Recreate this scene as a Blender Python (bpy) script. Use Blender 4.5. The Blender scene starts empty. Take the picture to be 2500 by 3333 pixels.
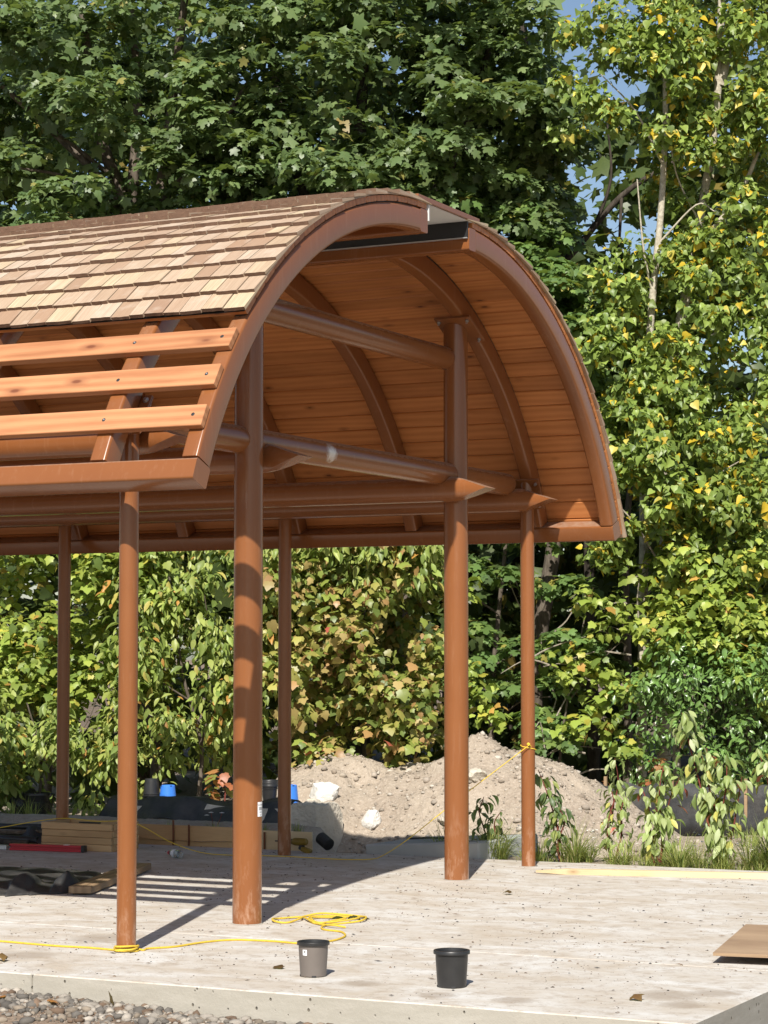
import bpy, bmesh, math, random
import numpy as np
from mathutils import Vector, Matrix

R_ = math.radians
random.seed(7)
rng = np.random.default_rng(11)
SC = bpy.context.scene
COL = SC.collection

# ------------------------------------------------------------------ camera
YAW, PITCH = 0.4645, 0.0632
cam_d = bpy.data.cameras.new("camera")
cam_d.sensor_fit = 'HORIZONTAL'; cam_d.sensor_width = 36.0
cam_d.lens = 36.0 * 7394.2 / 2500.0
cam_d.clip_start = 0.1; cam_d.clip_end = 3000.0
cam = bpy.data.objects.new("camera", cam_d); COL.objects.link(cam)
CAM = Vector((-14.2316, -7.309, 1.7142))
cam.location = CAM
cam.rotation_euler = (math.pi / 2 + PITCH, 0.0, YAW - math.pi / 2)
SC.camera = cam

# ------------------------------------------------------------------ light
SUN_AZ, SUN_EL = R_(19.5), R_(42.7)          # direction the light travels, and the sun's height
SUN_DIR = Vector((math.cos(SUN_AZ) * math.cos(SUN_EL), math.sin(SUN_AZ) * math.cos(SUN_EL), -math.sin(SUN_EL)))
w = bpy.data.worlds.new("World"); SC.world = w; w.use_nodes = True
nt = w.node_tree; nt.nodes.clear()
sky = nt.nodes.new('ShaderNodeTexSky'); sky.sky_type = 'NISHITA'; sky.sun_disc = False
sky.sun_elevation = SUN_EL
sky.sun_rotation = math.atan2(-SUN_DIR.x, -SUN_DIR.y)
sky.air_density = 1.0; sky.dust_density = 1.0; sky.ozone_density = 1.0
bg = nt.nodes.new('ShaderNodeBackground'); bg.inputs['Strength'].default_value = 0.082
out = nt.nodes.new('ShaderNodeOutputWorld')
nt.links.new(sky.outputs[0], bg.inputs[0]); nt.links.new(bg.outputs[0], out.inputs[0])
sun_d = bpy.data.lights.new("sun", 'SUN'); sun_d.energy = 5.0; sun_d.angle = R_(0.53); sun_d.color = (1.0, 0.952, 0.875)
sun = bpy.data.objects.new("sun", sun_d); COL.objects.link(sun)
sun.rotation_euler = SUN_DIR.to_track_quat('-Z', 'Y').to_euler(); sun.location = (-20, -10, 25)
SC.view_settings.view_transform = 'Standard'; SC.view_settings.look = 'None'
SC.view_settings.exposure = 0.50; SC.view_settings.gamma = 1.0
SC.view_settings.use_curve_mapping = False
SC.cycles.use_denoising = True
SC.cycles.max_bounces = 7; SC.cycles.diffuse_bounces = 4; SC.cycles.glossy_bounces = 3
SC.cycles.transmission_bounces = 5; SC.cycles.transparent_max_bounces = 6
SC.cycles.sample_clamp_indirect = 6.0

# ------------------------------------------------------------------ helpers: objects
def tag(o, label=None, cat=None, group=None, kind=None):
    if label: o['label'] = label
    if cat: o['category'] = cat
    if group: o['group'] = group
    if kind: o['kind'] = kind
    return o

WM = {}                                           # world matrix of everything linked so far
def link(name, me, parent=None, mw=None):
    o = bpy.data.objects.new(name, me); COL.objects.link(o)
    mw = Matrix() if mw is None else mw
    if parent is not None:
        o.parent = parent; o.matrix_parent_inverse = WM[parent.name].inverted()
    o.matrix_basis = mw; WM[o.name] = mw.copy()
    return o

def thing(name, label, cat, loc=(0, 0, 0), group=None, kind=None):
    o = bpy.data.objects.new(name, None); COL.objects.link(o)
    o.location = loc; o.empty_display_size = 0.2
    WM[o.name] = Matrix.Translation(Vector(loc))
    return tag(o, label, cat, group, kind)

def finish(me, mat, smooth=None):
    if mat is not None: me.materials.append(mat)
    if smooth is not None:
        me.shade_smooth()
        me.set_sharp_from_angle(angle=R_(smooth))
    return me

class MB:
    """collects shapes into one mesh"""
    def __init__(s): s.v = []; s.f = []
    def add(s, vs, fs):
        n = len(s.v); s.v += [tuple(p) for p in vs]; s.f += [tuple(i + n for i in f) for f in fs]; return s
    def box(s, x0, x1, y0, y1, z0, z1, M=None, ch=0.0):
        if ch <= 0:
            vs = [Vector((x, y, z)) for z in (z0, z1) for y in (y0, y1) for x in (x0, x1)]
            fs = [(0, 2, 3, 1), (4, 5, 7, 6), (0, 1, 5, 4), (2, 6, 7, 3), (0, 4, 6, 2), (1, 3, 7, 5)]
            if M is not None: vs = [M @ p for p in vs]
            return s.add(vs, fs)
        bm = bmesh.new(); bmesh.ops.create_cube(bm, size=1)
        for p in bm.verts:
            p.co = Vector(((x0 + x1) / 2 + p.co.x * (x1 - x0), (y0 + y1) / 2 + p.co.y * (y1 - y0), (z0 + z1) / 2 + p.co.z * (z1 - z0)))
        bmesh.ops.bevel(bm, geom=bm.edges[:], offset=ch, segments=1, affect='EDGES')
        bm.verts.ensure_lookup_table()
        vs = [p.co.copy() for p in bm.verts]; fs = [[q.index for q in f.verts] for f in bm.faces]
        bm.free()
        if M is not None: vs = [M @ p for p in vs]
        return s.add(vs, fs)
    def lathe(s, prof, seg=32, M=None):
        vs = []; fs = []; n = len(prof)
        for k in range(seg):
            a = 2 * math.pi * k / seg
            for r, z in prof: vs.append(Vector((r * math.cos(a), r * math.sin(a), z)))
        for k in range(seg):
            k2 = (k + 1) % seg
            for i in range(n - 1):
                fs.append((k * n + i, k2 * n + i, k2 * n + i + 1, k * n + i + 1))
        if M is not None: vs = [M @ p for p in vs]
        return s.add(vs, fs)
    def tube(s, pts, rad, seg=8, cap=True):
        pts = [Vector(p) for p in pts]; n = len(pts)
        rad = [rad] * n if not hasattr(rad, '__len__') else list(rad)
        vs = []; fs = []; up = None
        for i, p in enumerate(pts):
            t = (pts[min(i + 1, n - 1)] - pts[max(i - 1, 0)]).normalized()
            if up is None:
                up = Vector((0, 0, 1)) if abs(t.z) < .9 else Vector((1, 0, 0))
            up = (up - t * up.dot(t))
            up = up.normalized() if up.length > 1e-6 else t.orthogonal().normalized()
            sd = t.cross(up)
            for k in range(seg):
                a = 2 * math.pi * k / seg
                vs.append(p + (up * math.cos(a) + sd * math.sin(a)) * rad[i])
        for i in range(n - 1):
            for k in range(seg):
                k2 = (k + 1) % seg
                fs.append((i * seg + k, i * seg + k2, (i + 1) * seg + k2, (i + 1) * seg + k))
        if cap:
            fs.append(tuple(range(seg))[::-1]); fs.append(tuple((n - 1) * seg + k for k in range(seg)))
        return s.add(vs, fs)
    def mesh(s, name, mat=None, smooth=None):
        me = bpy.data.meshes.new(name); me.from_pydata([tuple(p) for p in s.v], [], s.f)
        bm = bmesh.new(); bm.from_mesh(me); bmesh.ops.recalc_face_normals(bm, faces=bm.faces); bm.to_mesh(me); bm.free()
        me.update(); return finish(me, mat, smooth)
    def build(s, name, mat, parent=None, smooth=None):
        return link(name, s.mesh(name, mat, smooth), parent, Matrix())

def np_mesh(name, V, T, mat, tint=None, smooth=False):
    me = bpy.data.meshes.new(name)
    V = np.ascontiguousarray(V, dtype=np.float32); T = np.ascontiguousarray(T, dtype=np.int32)
    me.vertices.add(len(V)); me.vertices.foreach_set('co', V.ravel())
    me.loops.add(T.size); me.loops.foreach_set('vertex_index', T.ravel())
    me.polygons.add(len(T)); me.polygons.foreach_set('loop_start', np.arange(0, T.size, T.shape[1], dtype=np.int32))
    me.update(calc_edges=True); me.validate()
    if tint is not None:
        ca = me.color_attributes.new('tint', 'FLOAT_COLOR', 'POINT')
        c = np.ones((len(V), 4), np.float32); c[:, :3] = tint; ca.data.foreach_set('color', c.ravel())
    if smooth: me.shade_smooth()
    me.materials.append(mat)
    return me

def smooth_path(pts, n=8):
    """Catmull-Rom through the points"""
    P = [Vector(p) for p in pts]; P = [P[0] * 2 - P[1]] + P + [P[-1] * 2 - P[-2]]; o = []
    for i in range(1, len(P) - 2):
        a, b, c, d = P[i - 1], P[i], P[i + 1], P[i + 2]
        for k in range(n):
            t = k / n
            o.append(.5 * ((2 * b) + (c - a) * t + (2 * a - 5 * b + 4 * c - d) * t * t + (3 * b - a - 3 * c + d) * t ** 3))
    o.append(P[-2]); return o

# ------------------------------------------------------------------ helpers: materials
class NT:
    def __init__(s, name):
        s.m = bpy.data.materials.new(name); s.m.use_nodes = True; s.t = s.m.node_tree; s.t.nodes.clear()
        s.out = s.n('ShaderNodeOutputMaterial')
    def n(s, k, **kw):
        x = s.t.nodes.new(k)
        for a, b in kw.items(): setattr(x, a, b)
        return x
    def l(s, a, b): s.t.links.new(a, b)
    def val(s, sock, v):
        if isinstance(v, bpy.types.NodeSocket): s.l(v, sock)
        else: sock.default_value = v
    def co(s, which='Object'): return s.n('ShaderNodeTexCoord').outputs[which]
    def geo(s, which='Position'): return s.n('ShaderNodeNewGeometry').outputs[which]
    def rnd(s): return s.n('ShaderNodeObjectInfo').outputs['Random']
    def mapping(s, vec, scale=(1, 1, 1), loc=None, rot=None):
        x = s.n('ShaderNodeMapping'); s.l(vec, x.inputs['Vector']); x.inputs['Scale'].default_value = scale
        if loc is not None: s.val(x.inputs['Location'], loc)
        if rot is not None: x.inputs['Rotation'].default_value = rot
        return x.outputs[0]
    def noise(s, vec, scale, detail=4, rough=.55, dist=0.0):
        x = s.n('ShaderNodeTexNoise'); s.l(vec, x.inputs['Vector']); x.inputs['Scale'].default_value = scale
        x.inputs['Detail'].default_value = detail; x.inputs['Roughness'].default_value = rough; x.inputs['Distortion'].default_value = dist
        return x.outputs['Fac']
    def voro(s, vec, scale, feature='F1', out='Distance'):
        x = s.n('ShaderNodeTexVoronoi', feature=feature); s.l(vec, x.inputs['Vector']); x.inputs['Scale'].default_value = scale
        return x.outputs[out]
    def ramp(s, fac, stops, interp='LINEAR'):
        x = s.n('ShaderNodeValToRGB'); s.l(fac, x.inputs[0]); e = x.color_ramp.elements; x.color_ramp.interpolation = interp
        while len(e) < len(stops): e.new(.5)
        for i, (p, c) in enumerate(stops):
            e[i].position = p; e[i].color = (c[0], c[1], c[2], 1) if hasattr(c, '__len__') else (c, c, c, 1)
        return x.outputs[0]
    def math(s, op, a, b=0.0, clamp=False):
        x = s.n('ShaderNodeMath', operation=op, use_clamp=clamp); s.val(x.inputs[0], a); s.val(x.inputs[1], b); return x.outputs[0]
    def mix(s, fac, a, b, blend='MIX'):
        x = s.n('ShaderNodeMix', data_type='RGBA', blend_type=blend); s.val(x.inputs[0], fac)
        for i, v in ((6, a), (7, b)):
            s.val(x.inputs[i], v if isinstance(v, bpy.types.NodeSocket) else (v[0], v[1], v[2], 1))
        return x.outputs[2]
    def comb(s, x, y, z):
        q = s.n('ShaderNodeCombineXYZ'); s.val(q.inputs[0], x); s.val(q.inputs[1], y); s.val(q.inputs[2], z); return q.outputs[0]
    def sep(s, v):
        q = s.n('ShaderNodeSeparateXYZ'); s.l(v, q.inputs[0]); return q.outputs
    def bump(s, h, strength=.3, dist=.01):
        x = s.n('ShaderNodeBump'); s.l(h, x.inputs['Height']); x.inputs['Strength'].default_value = strength; x.inputs['Distance'].default_value = dist
        return x.outputs[0]
    def bsdf(s, base, rough=.6, metal=0.0, spec=.5, normal=None, **kw):
        x = s.n('ShaderNodeBsdfPrincipled')
        s.val(x.inputs['Base Color'], base if isinstance(base, bpy.types.NodeSocket) else (*base, 1)); s.val(x.inputs['Roughness'], rough)
        s.val(x.inputs['Metallic'], metal); s.val(x.inputs['Specular IOR Level'], spec)
        if normal is not None: s.l(normal, x.inputs['Normal'])
        for a, b in kw.items(): s.val(x.inputs[a.replace('_', ' ')], b)
        return x.outputs[0]
    def done(s, sh): s.l(sh, s.out.inputs['Surface']); return s.m

def m_simple(name, c1, c2, scale=12, rough=.6, bump=.15, bscale=60, spec=.5, metal=0.0, bdist=.004):
    t = NT(name); p = t.co()
    base = t.mix(t.noise(p, scale, 5), c1, c2)
    return t.done(t.bsdf(base, rough, metal, spec, t.bump(t.noise(p, bscale, 3), bump, bdist)))

def m_steel(name, scuff=None):
    t = NT(name); p = t.geo()
    n1 = t.noise(p, 3.2, 5); n2 = t.noise(t.mapping(p, (14, 14, 1.6)), 2.0, 5, .65)
    base = t.mix(n1, (.208, .073, .024), (.246, .092, .031))
    base = t.mix(t.ramp(n2, [(.55, 0), (.82, .25)]), base, (.38, .22, .13))             # dry dust streaks
    up = t.ramp(t.sep(t.geo('Normal'))[2], [(.55, 0), (.95, 1)])
    dust = t.math('MULTIPLY', up, t.ramp(t.noise(p, 22, 4), [(.3, .25), (.75, .85)]))
    base = t.mix(t.math('MULTIPLY', dust, .75), base, (.40, .31, .24))                 # site dust settled on top
    low = t.ramp(t.sep(p)[2], [(.0, 1), (.55, 0)])
    low = t.math('MULTIPLY', low, t.ramp(t.noise(t.mapping(p, (6, 6, 2.0)), 3, 5, .7), [(.5, 0), (.72, .7)]))
    base = t.mix(low, base, (.50, .33, .23))                                           # concrete splash at the foot
    if scuff:
        dv = t.n('ShaderNodeVectorMath', operation='DISTANCE'); t.l(p, dv.inputs[0]); dv.inputs[1].default_value = scuff
        sp = t.ramp(t.math('ADD', dv.outputs['Value'], t.math('MULTIPLY', t.noise(t.mapping(p, (1, 1, .5)), 60, 4, .7), .13)), [(.095, .9), (.145, 0)])
        base = t.mix(sp, base, (.72, .66, .58))
    rg = t.math('ADD', .16, t.math('MULTIPLY', n2, .14))
    rg = t.math('ADD', rg, t.math('MULTIPLY', dust, .3))
    return t.done(t.bsdf(base, rg, 0, .5, t.bump(t.noise(p, 260, 1), .04, .001)))

def m_wood(name, light, dark, grain=(34, 1.6, 34), knots=True, rough=.55, per_obj=.5, knotcol=(.10, .025, .008), kr=1.0):
    """planks: local y runs along the length"""
    t = NT(name); p0 = t.co(); r = t.rnd()
    off = t.comb(t.math('MULTIPLY', r, 37.0), t.math('MULTIPLY', r, 91.0), t.math('MULTIPLY', r, 13.0))
    p = t.mapping(p0, (1, 1, 1), off)
    warp = t.noise(t.mapping(p, (3, .8, 3)), 2.0, 3)
    g = t.n('ShaderNodeTexWave', wave_type='BANDS', bands_direction='X', wave_profile='SIN'); 
    t.l(t.mapping(p, (grain[0] * .20, grain[1] * .55, grain[2] * .12)), g.inputs['Vector'])
    g.inputs['Scale'].default_value = .8; g.inputs['Distortion'].default_value = 13.0; g.inputs['Detail'].default_value = 1.5
    g.inputs['Detail Scale'].default_value = .45; g.inputs['Detail Roughness'].default_value = .5
    f = t.noise(t.mapping(p, (grain[0] * 3, grain[1] * 2, grain[2] * 3)), 1.5, 4, .6)
    gg = t.math('ADD', t.math('MULTIPLY', g.outputs['Fac'], .42), t.math('MULTIPLY', f, .58))
    base = t.mix(t.ramp(gg, [(.25, 0), (.8, 1)]), dark, light)
    base = t.mix(t.math('MULTIPLY', t.math('SUBTRACT', r, .5), per_obj), base, [c * .45 for c in dark])
    base = t.mix(t.ramp(warp, [(.4, 0), (.75, .35)]), base, [min(1, c * 1.35) for c in light])
    if knots:
        k = t.voro(t.mapping(p, (6.5, 2.6, 6.5)), 1.0)
        base = t.mix(t.ramp(k, [(.05 * kr, .9), (.085 * kr, .4), (.19 * kr, 0)]), base, knotcol)
    return t.done(t.bsdf(base, rough, 0, .35, t.bump(gg, .18, .002)))

def m_shingle(name, attr=False):
    t = NT(name); p0 = t.co()
    if attr:
        r = t.sep(t.n('ShaderNodeAttribute', attribute_name='tint').outputs['Vector'])[0]; sc = (3, 70, 3)
    else:
        r = t.rnd(); sc = (70, 3.0, 20)
    off = t.comb(t.math('MULTIPLY', r, 57.0), t.math('MULTIPLY', r, 31.0), 0.0)
    p = t.mapping(p0, (1, 1, 1), off)
    f = t.noise(t.mapping(p, sc), 1.0, 5, .62, .6)
    ringp = t.n('ShaderNodeTexWave', wave_type='RINGS', rings_direction='SPHERICAL')
    t.l(t.mapping(p, (14, 2.4, 14) if not attr else (2.4, 14, 2.4)), ringp.inputs['Vector'])
    ringp.inputs['Scale'].default_value = 1.6; ringp.inputs['Distortion'].default_value = 4.0
    tone = t.ramp(r, [(0, (.37, .265, .180)), (.18, (.47, .365, .265)), (.36, (.33, .215, .140)), (.52, (.52, .425, .325)), (.68, (.41, .305, .215)), (.88, (.54, .44, .29)), (1, (.29, .185, .125))])
    base = t.mix(t.ramp(f, [(.25, .55), (.62, 0)]), tone, (.25, .155, .10))
    base = t.mix(t.math('MULTIPLY', ringp.outputs['Fac'], .22), base, (.24, .14, .085))
    st = t.ramp(t.noise(p, 9, 4), [(.55, 0), (.75, .4)])
    base = t.mix(st, base, (.50, .43, .35))
    return t.done(t.bsdf(base, .8, 0, .2, t.bump(f, .3, .003)))

def m_leaf(name, trans=.38, rough=.42, spec=.45):
    t = NT(name); c = t.n('ShaderNodeAttribute', attribute_name='tint').outputs['Color']
    p = t.geo(); v = t.noise(p, 30, 2)
    c2 = t.mix(t.ramp(v, [(.35, .0), (.75, .22)]), c, t.mix(.5, c, (.30, .30, .08)))
    pr = t.bsdf(c2, rough, 0, spec)
    tr = t.n('ShaderNodeBsdfTranslucent'); t.l(t.mix(.55, c, (.26, .34, .03)), tr.inputs['Color'])
    ms = t.n('ShaderNodeMixShader'); ms.inputs[0].default_value = trans; t.l(pr, ms.inputs[1]); t.l(tr.outputs[0], ms.inputs[2])
    return t.done(ms.outputs[0])

def m_tint(name, rough=.85, bscale=40, bump=.5, bdist=.01, spec=.3):
    t = NT(name); c = t.n('ShaderNodeAttribute', attribute_name='tint').outputs['Color']; p = t.geo()
    n = t.noise(p, bscale, 4)
    return t.done(t.bsdf(t.mix(t.ramp(n, [(.3, .35), (.7, 0)]), c, t.mix(.5, c, (.03, .025, .02))), rough, 0, spec, t.bump(n, bump, bdist)))

def m_concrete(name, top=True):
    t = NT(name); p = t.geo()
    n = t.noise(p, 1.3, 6, .6); f = t.noise(p, 28, 5, .7); s = t.noise(t.mapping(p, (1.5, .9, 1)), 1.7, 8, .70, .6)
    if top:
        base = t.mix(n, (.52, .50, .46), (.65, .635, .60))
        base = t.mix(t.ramp(s, [(.38, 0), (.52, .50), (.66, .85)]), base, (.42, .350, .265))     # dried mud film
        s2 = t.noise(t.mapping(p, (1.35, 1.0, 1)), 7, 8, .78)
        base = t.mix(t.ramp(s2, [(.50, 0), (.60, .55), (.72, .85)]), base, (.31, .245, .18))
        base = t.mix(t.ramp(f, [(.35, .25), (.6, 0)]), base, (.44, .40, .35))
        d = t.voro(t.mapping(p, (1, 1, 1)), 34)
        base = t.mix(t.math('MULTIPLY', t.ramp(d, [(.09, 1), (.16, 0)]), t.ramp(t.noise(p, 3, 2), [(.40, 0), (.56, .85)])), base, (.17, .13, .10))
        for (x, y, r) in ((-3.70, -2.76, .10), (-3.72, -2.34, .10), (-3.53, -1.81, .11), (-3.02, -3.58, .12), (-3.47, -3.56, .11), (-3.20, -3.38, .16), (-3.38, .42, .16), (-2.55, .45, .20)):   # damp rings left by pots, mud spots
            dv = t.n('ShaderNodeVectorMath', operation='DISTANCE'); t.l(p, dv.inputs[0]); dv.inputs[1].default_value = (x, y, 0)
            q = t.math('ADD', dv.outputs['Value'], t.math('MULTIPLY', t.math('SUBTRACT', f, .5), .10))
            base = t.mix(t.ramp(q, [(r * .55, .62), (r * .95, .35), (r * 1.25, 0)]), base, (.28, .225, .17))
        h = t.math('ADD', t.math('MULTIPLY', f, .6), t.math('MULTIPLY', s2, .4))
        return t.done(t.bsdf(base, .85, 0, .25, t.bump(h, .25, .004)))
    base = t.mix(n, (.30, .275, .23), (.40, .375, .32))
    base = t.mix(t.ramp(t.noise(t.mapping(p, (1, 1, 5)), 4, 5, .7), [(.45, 0), (.75, .5)]), base, (.47, .44, .385))
    pit = t.voro(t.mapping(p, (1, 1, .8)), 21); keep = t.ramp(t.noise(p, 6.5, 2), [(.48, 0), (.56, 1)])
    pm = t.math('MULTIPLY', t.ramp(pit, [(.10, 1), (.17, 0)]), keep)
    base = t.mix(t.math('MULTIPLY', pm, .8), base, (.11, .09, .065))
    h = t.math('SUBTRACT', t.math('MULTIPLY', f, .4), t.math('MULTIPLY', pm, 2.0))
    return t.done(t.bsdf(base, .9, 0, .2, t.bump(h, .6, .012)))

def m_soil(name, a, b, c, scale=1.0):
    t = NT(name); p = t.geo(); n = t.noise(p, .9 * scale, 6, .62); f = t.noise(p, 22 * scale, 6, .7); v = t.voro(p, 26 * scale)
    base = t.mix(t.ramp(n, [(.3, 0), (.7, 1)]), a, b)
    base = t.mix(t.ramp(f, [(.42, .0), (.68, .6)]), base, c)
    base = t.mix(t.ramp(v, [(.05, .5), (.25, 0)]), base, [min(1, q * 1.4) for q in c])
    h = t.math('ADD', f, t.math('MULTIPLY', v, -.5))
    return t.done(t.bsdf(base, .95, 0, .15, t.bump(h, .7, .03)))

def m_bark(name, a, b, stretch=3.0):
    t = NT(name); p = t.geo(); n = t.noise(t.mapping(p, (10, 10, 10 / stretch)), 2.0, 6, .7)
    base = t.mix(t.ramp(n, [(.35, 0), (.65, 1)]), a, b)
    return t.done(t.bsdf(base, .9, 0, .2, t.bump(n, .6, .02)))

def m_fabric(name):
    t = NT(name); p = t.geo(); n = t.noise(p, 5, 5, .6); wv = t.noise(t.mapping(p, (300, 300, 300)), 1, 1)
    base = t.mix(t.ramp(n, [(.4, 0), (.75, .7)]), (.022, .023, .024), (.085, .078, .070))
    return t.done(t.bsdf(base, .55, 0, .4, t.bump(t.math('ADD', wv, t.math('MULTIPLY', t.noise(p, 16, 4), 2.5)), .4, .006)))

M = {}
M['steel'] = m_steel('brown_powder_coat')
M['steel_scuff'] = m_steel('brown_powder_coat_scuffed', (-.42, .009, 3.11))
M['ceiling'] = m_wood('stained_ceiling_board', (.54, .215, .070), (.42, .150, .044), rough=.42, per_obj=.9)
M['lath'] = m_wood('stained_lath', (.49, .230, .105), (.34, .135, .055), per_obj=.3, rough=.65, kr=1.5, knotcol=(.13, .035, .014))
M['shingle'] = m_shingle('cedar_shingle'); M['shingle_far'] = m_shingle('cedar_shingle_run', True)
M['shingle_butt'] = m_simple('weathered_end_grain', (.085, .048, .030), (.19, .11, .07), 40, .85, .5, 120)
M['concrete'] = m_concrete('slab_top'); M['concrete_side'] = m_concrete('slab_side', False)
M['galv'] = m_simple('galvanised', (.45, .46, .46), (.62, .62, .60), 60, .38, .1, metal=.85)
M['gasket'] = m_simple('black_gasket', (.012, .012, .013), (.03, .03, .03), 20, .6)
M['black_metal'] = m_simple('black_flashing', (.012, .013, .015), (.024, .025, .027), 6, .45, .03)
M['white_panel'] = m_simple('white_flashing', (.62, .63, .62), (.72, .72, .70), 5, .5, .02)
M['soil'] = m_soil('soil', (.15, .105, .075), (.24, .18, .13), (.34, .275, .21))
M['mound'] = m_soil('excavated_dirt', (.27, .215, .165), (.40, .335, .26), (.48, .41, .33), 1.1)
M['bed'] = m_soil('planting_soil', (.10, .07, .05), (.19, .14, .10), (.28, .225, .17), 1.5)
M['stone'] = m_tint('loose_stone', .9, 45, .5, .006)
M['debris'] = m_tint('litter', .9, 60, .3, .003)
M['black_plastic'] = m_simple('black_plastic', (.012, .0125, .014), (.032, .031, .03), 14, .38, .08, 40)
M['grey_plastic'] = m_simple('grey_plastic', (.125, .105, .092), (.165, .142, .125), 9, .5, .08, 40)
M['blue_plastic'] = m_simple('blue_plastic', (.035, .17, .62), (.05, .22, .70), 8, .4, .05, 40)
M['rope'] = m_simple('yellow_rope', (.56, .36, .025), (.84, .60, .06), 25, .65, .9, 330, bdist=.006)
M['string'] = m_simple('yellow_twine', (.62, .43, .03), (.80, .58, .06), 60, .6, .3, 200)
M['fabric'] = m_fabric('woven_black_sheet')
M['pine'] = m_wood('pine_board', (.56, .375, .19), (.40, .235, .105), per_obj=.35, knotcol=(.13, .06, .02))
M['pine_pale'] = m_wood('new_pine', (.62, .50, .31), (.50, .37, .21), per_obj=.2, knotcol=(.20, .10, .04))
M['plank_old'] = m_wood('weathered_plank', (.33, .225, .13), (.18, .115, .065), per_obj=.2)
M['ply'] = m_wood('plywood', (.36, .25, .155), (.26, .172, .105), (4, 2.5, 4), False, .7, .1)
M['white_sticker'] = m_simple('paper_sticker', (.78, .79, .80), (.86, .86, .86), 30, .5, .0)
M['ink'] = m_simple('ink', (.02, .02, .02), (.04, .04, .04), 30, .6, .0)
M['red'] = m_simple('red_paint', (.42, .018, .03), (.55, .03, .045), 10, .4, .03)
M['alu'] = m_simple('aluminium', (.50, .51, .52), (.66, .66, .66), 20, .4, .05, metal=.7)
M['rust'] = m_simple('rusty_rebar', (.10, .035, .015), (.20, .075, .03), 50, .85, .5)
M['tool_yellow'] = m_simple('tool_yellow', (.16, .10, .010), (.24, .15, .012), 20, .5, .05)
M['limestone'] = m_simple('limestone', (.42, .37, .29), (.66, .60, .50), 5, .9, .9, 22, .2, bdist=.03)
M['whiterock'] = m_simple('white_rock', (.55, .52, .47), (.78, .76, .70), 9, .9, .8, 30, .2, bdist=.02)
M['grey_block'] = m_simple('grey_precast', (.30, .315, .305), (.42, .425, .41), 6, .85, .4, 50, .3)
M['bark_dark'] = m_bark('dark_bark', (.028, .022, .017), (.085, .07, .055), 4)
M['bark_mid'] = m_bark('grey_brown_bark', (.07, .055, .042), (.17, .14, .11), 4)
M['bark_pale'] = m_bark('pale_bark', (.32, .28, .21), (.55, .50, .40), 1.0)
M['twig'] = m_bark('pale_twig', (.20, .17, .13), (.42, .37, .30), 1.0)
M['stem_red'] = m_bark('red_stem', (.10, .025, .02), (.22, .06, .045), 2.0)
M['leaf'] = m_leaf('foliage'); M['leaf_gloss'] = m_leaf('glossy_foliage', .26, .30, .6)
M['grass'] = m_leaf('grass_blades', .30, .55, .3)
M['flower'] = m_tint('white_flower', .8, 60, .1, .002)
def m_glass():
    t = NT('clear_bottle'); return t.done(t.bsdf((.93, .96, .97), .12, 0, .5, None, Transmission_Weight=.92, IOR=1.3))
M['pet'] = m_glass()

# =================================================================== GROUND
def tex_grid(name, x0, x1, y0, y1, nx, ny, hf, mat):
    xs = np.linspace(x0, x1, nx); ys = np.linspace(y0, y1, ny); X, Y = np.meshgrid(xs, ys, indexing='ij')
    Z = hf(X, Y); V = np.stack([X, Y, Z], -1).reshape(-1, 3)
    i = np.arange(nx - 1)[:, None] * ny + np.arange(ny - 1)[None]; i = i.ravel()
    return np_mesh(name, V, np.stack([i, i + ny, i + ny + 1, i + 1], 1), mat, smooth=True)

def vnoise(X, Y, s, seed=0):
    """smooth value noise"""
    r = np.random.default_rng(seed); T = r.random((256, 256))
    x = X * s + 1000.3; y = Y * s + 1000.7; xi = np.floor(x).astype(int); yi = np.floor(y).astype(int); fx = x - xi; fy = y - yi
    fx = fx * fx * (3 - 2 * fx); fy = fy * fy * (3 - 2 * fy); g = lambda a, b: T[(xi + a) % 256, (yi + b) % 256]
    return (g(0, 0) * (1 - fx) + g(1, 0) * fx) * (1 - fy) + (g(0, 1) * (1 - fx) + g(1, 1) * fx) * fy
def fbm(X, Y, s, o=4, seed=0): return sum(vnoise(X, Y, s * 2 ** k, seed + k) * .5 ** k for k in range(o)) - 1.0

SX0, SX1, SY0, SY1 = -4.0, 3.45, -3.79, 9.6           # slab outline
gm = MB(); gm.add([(-900, -900, -.30), (900, -900, -.30), (900, 900, -.30), (-900, 900, -.30)], [(0, 1, 2, 3)])
tag(gm.build('ground', M['soil']), kind='structure')

def front_h(X, Y):                                    # dirt in front of the slab, a gravel bank against its edge
    bank = np.clip(1 - (SX0 - X) / .75, 0, 1) ** .8
    return -.255 + bank * np.clip(.150 + .030 * Y, .03, .18) + .022 * fbm(X, Y, 3.5, 4, 3)
tag(link('dirt_verge', tex_grid('dirt_verge', -9, SX0 + .004, -9, 10, 90, 220, front_h, M['soil'])), kind='structure')
def side_h(X, Y): return -.21 + .05 * np.clip(1 + (SY0 - Y + .0) * -1, 0, 1) * 0 + .02 * fbm(X, Y, 3.5, 4, 8)
tag(link('dirt_verge', tex_grid('dirt_verge', SX0, 12, -12, SY0, 90, 60, side_h, M['soil'])), kind='structure')

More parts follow.
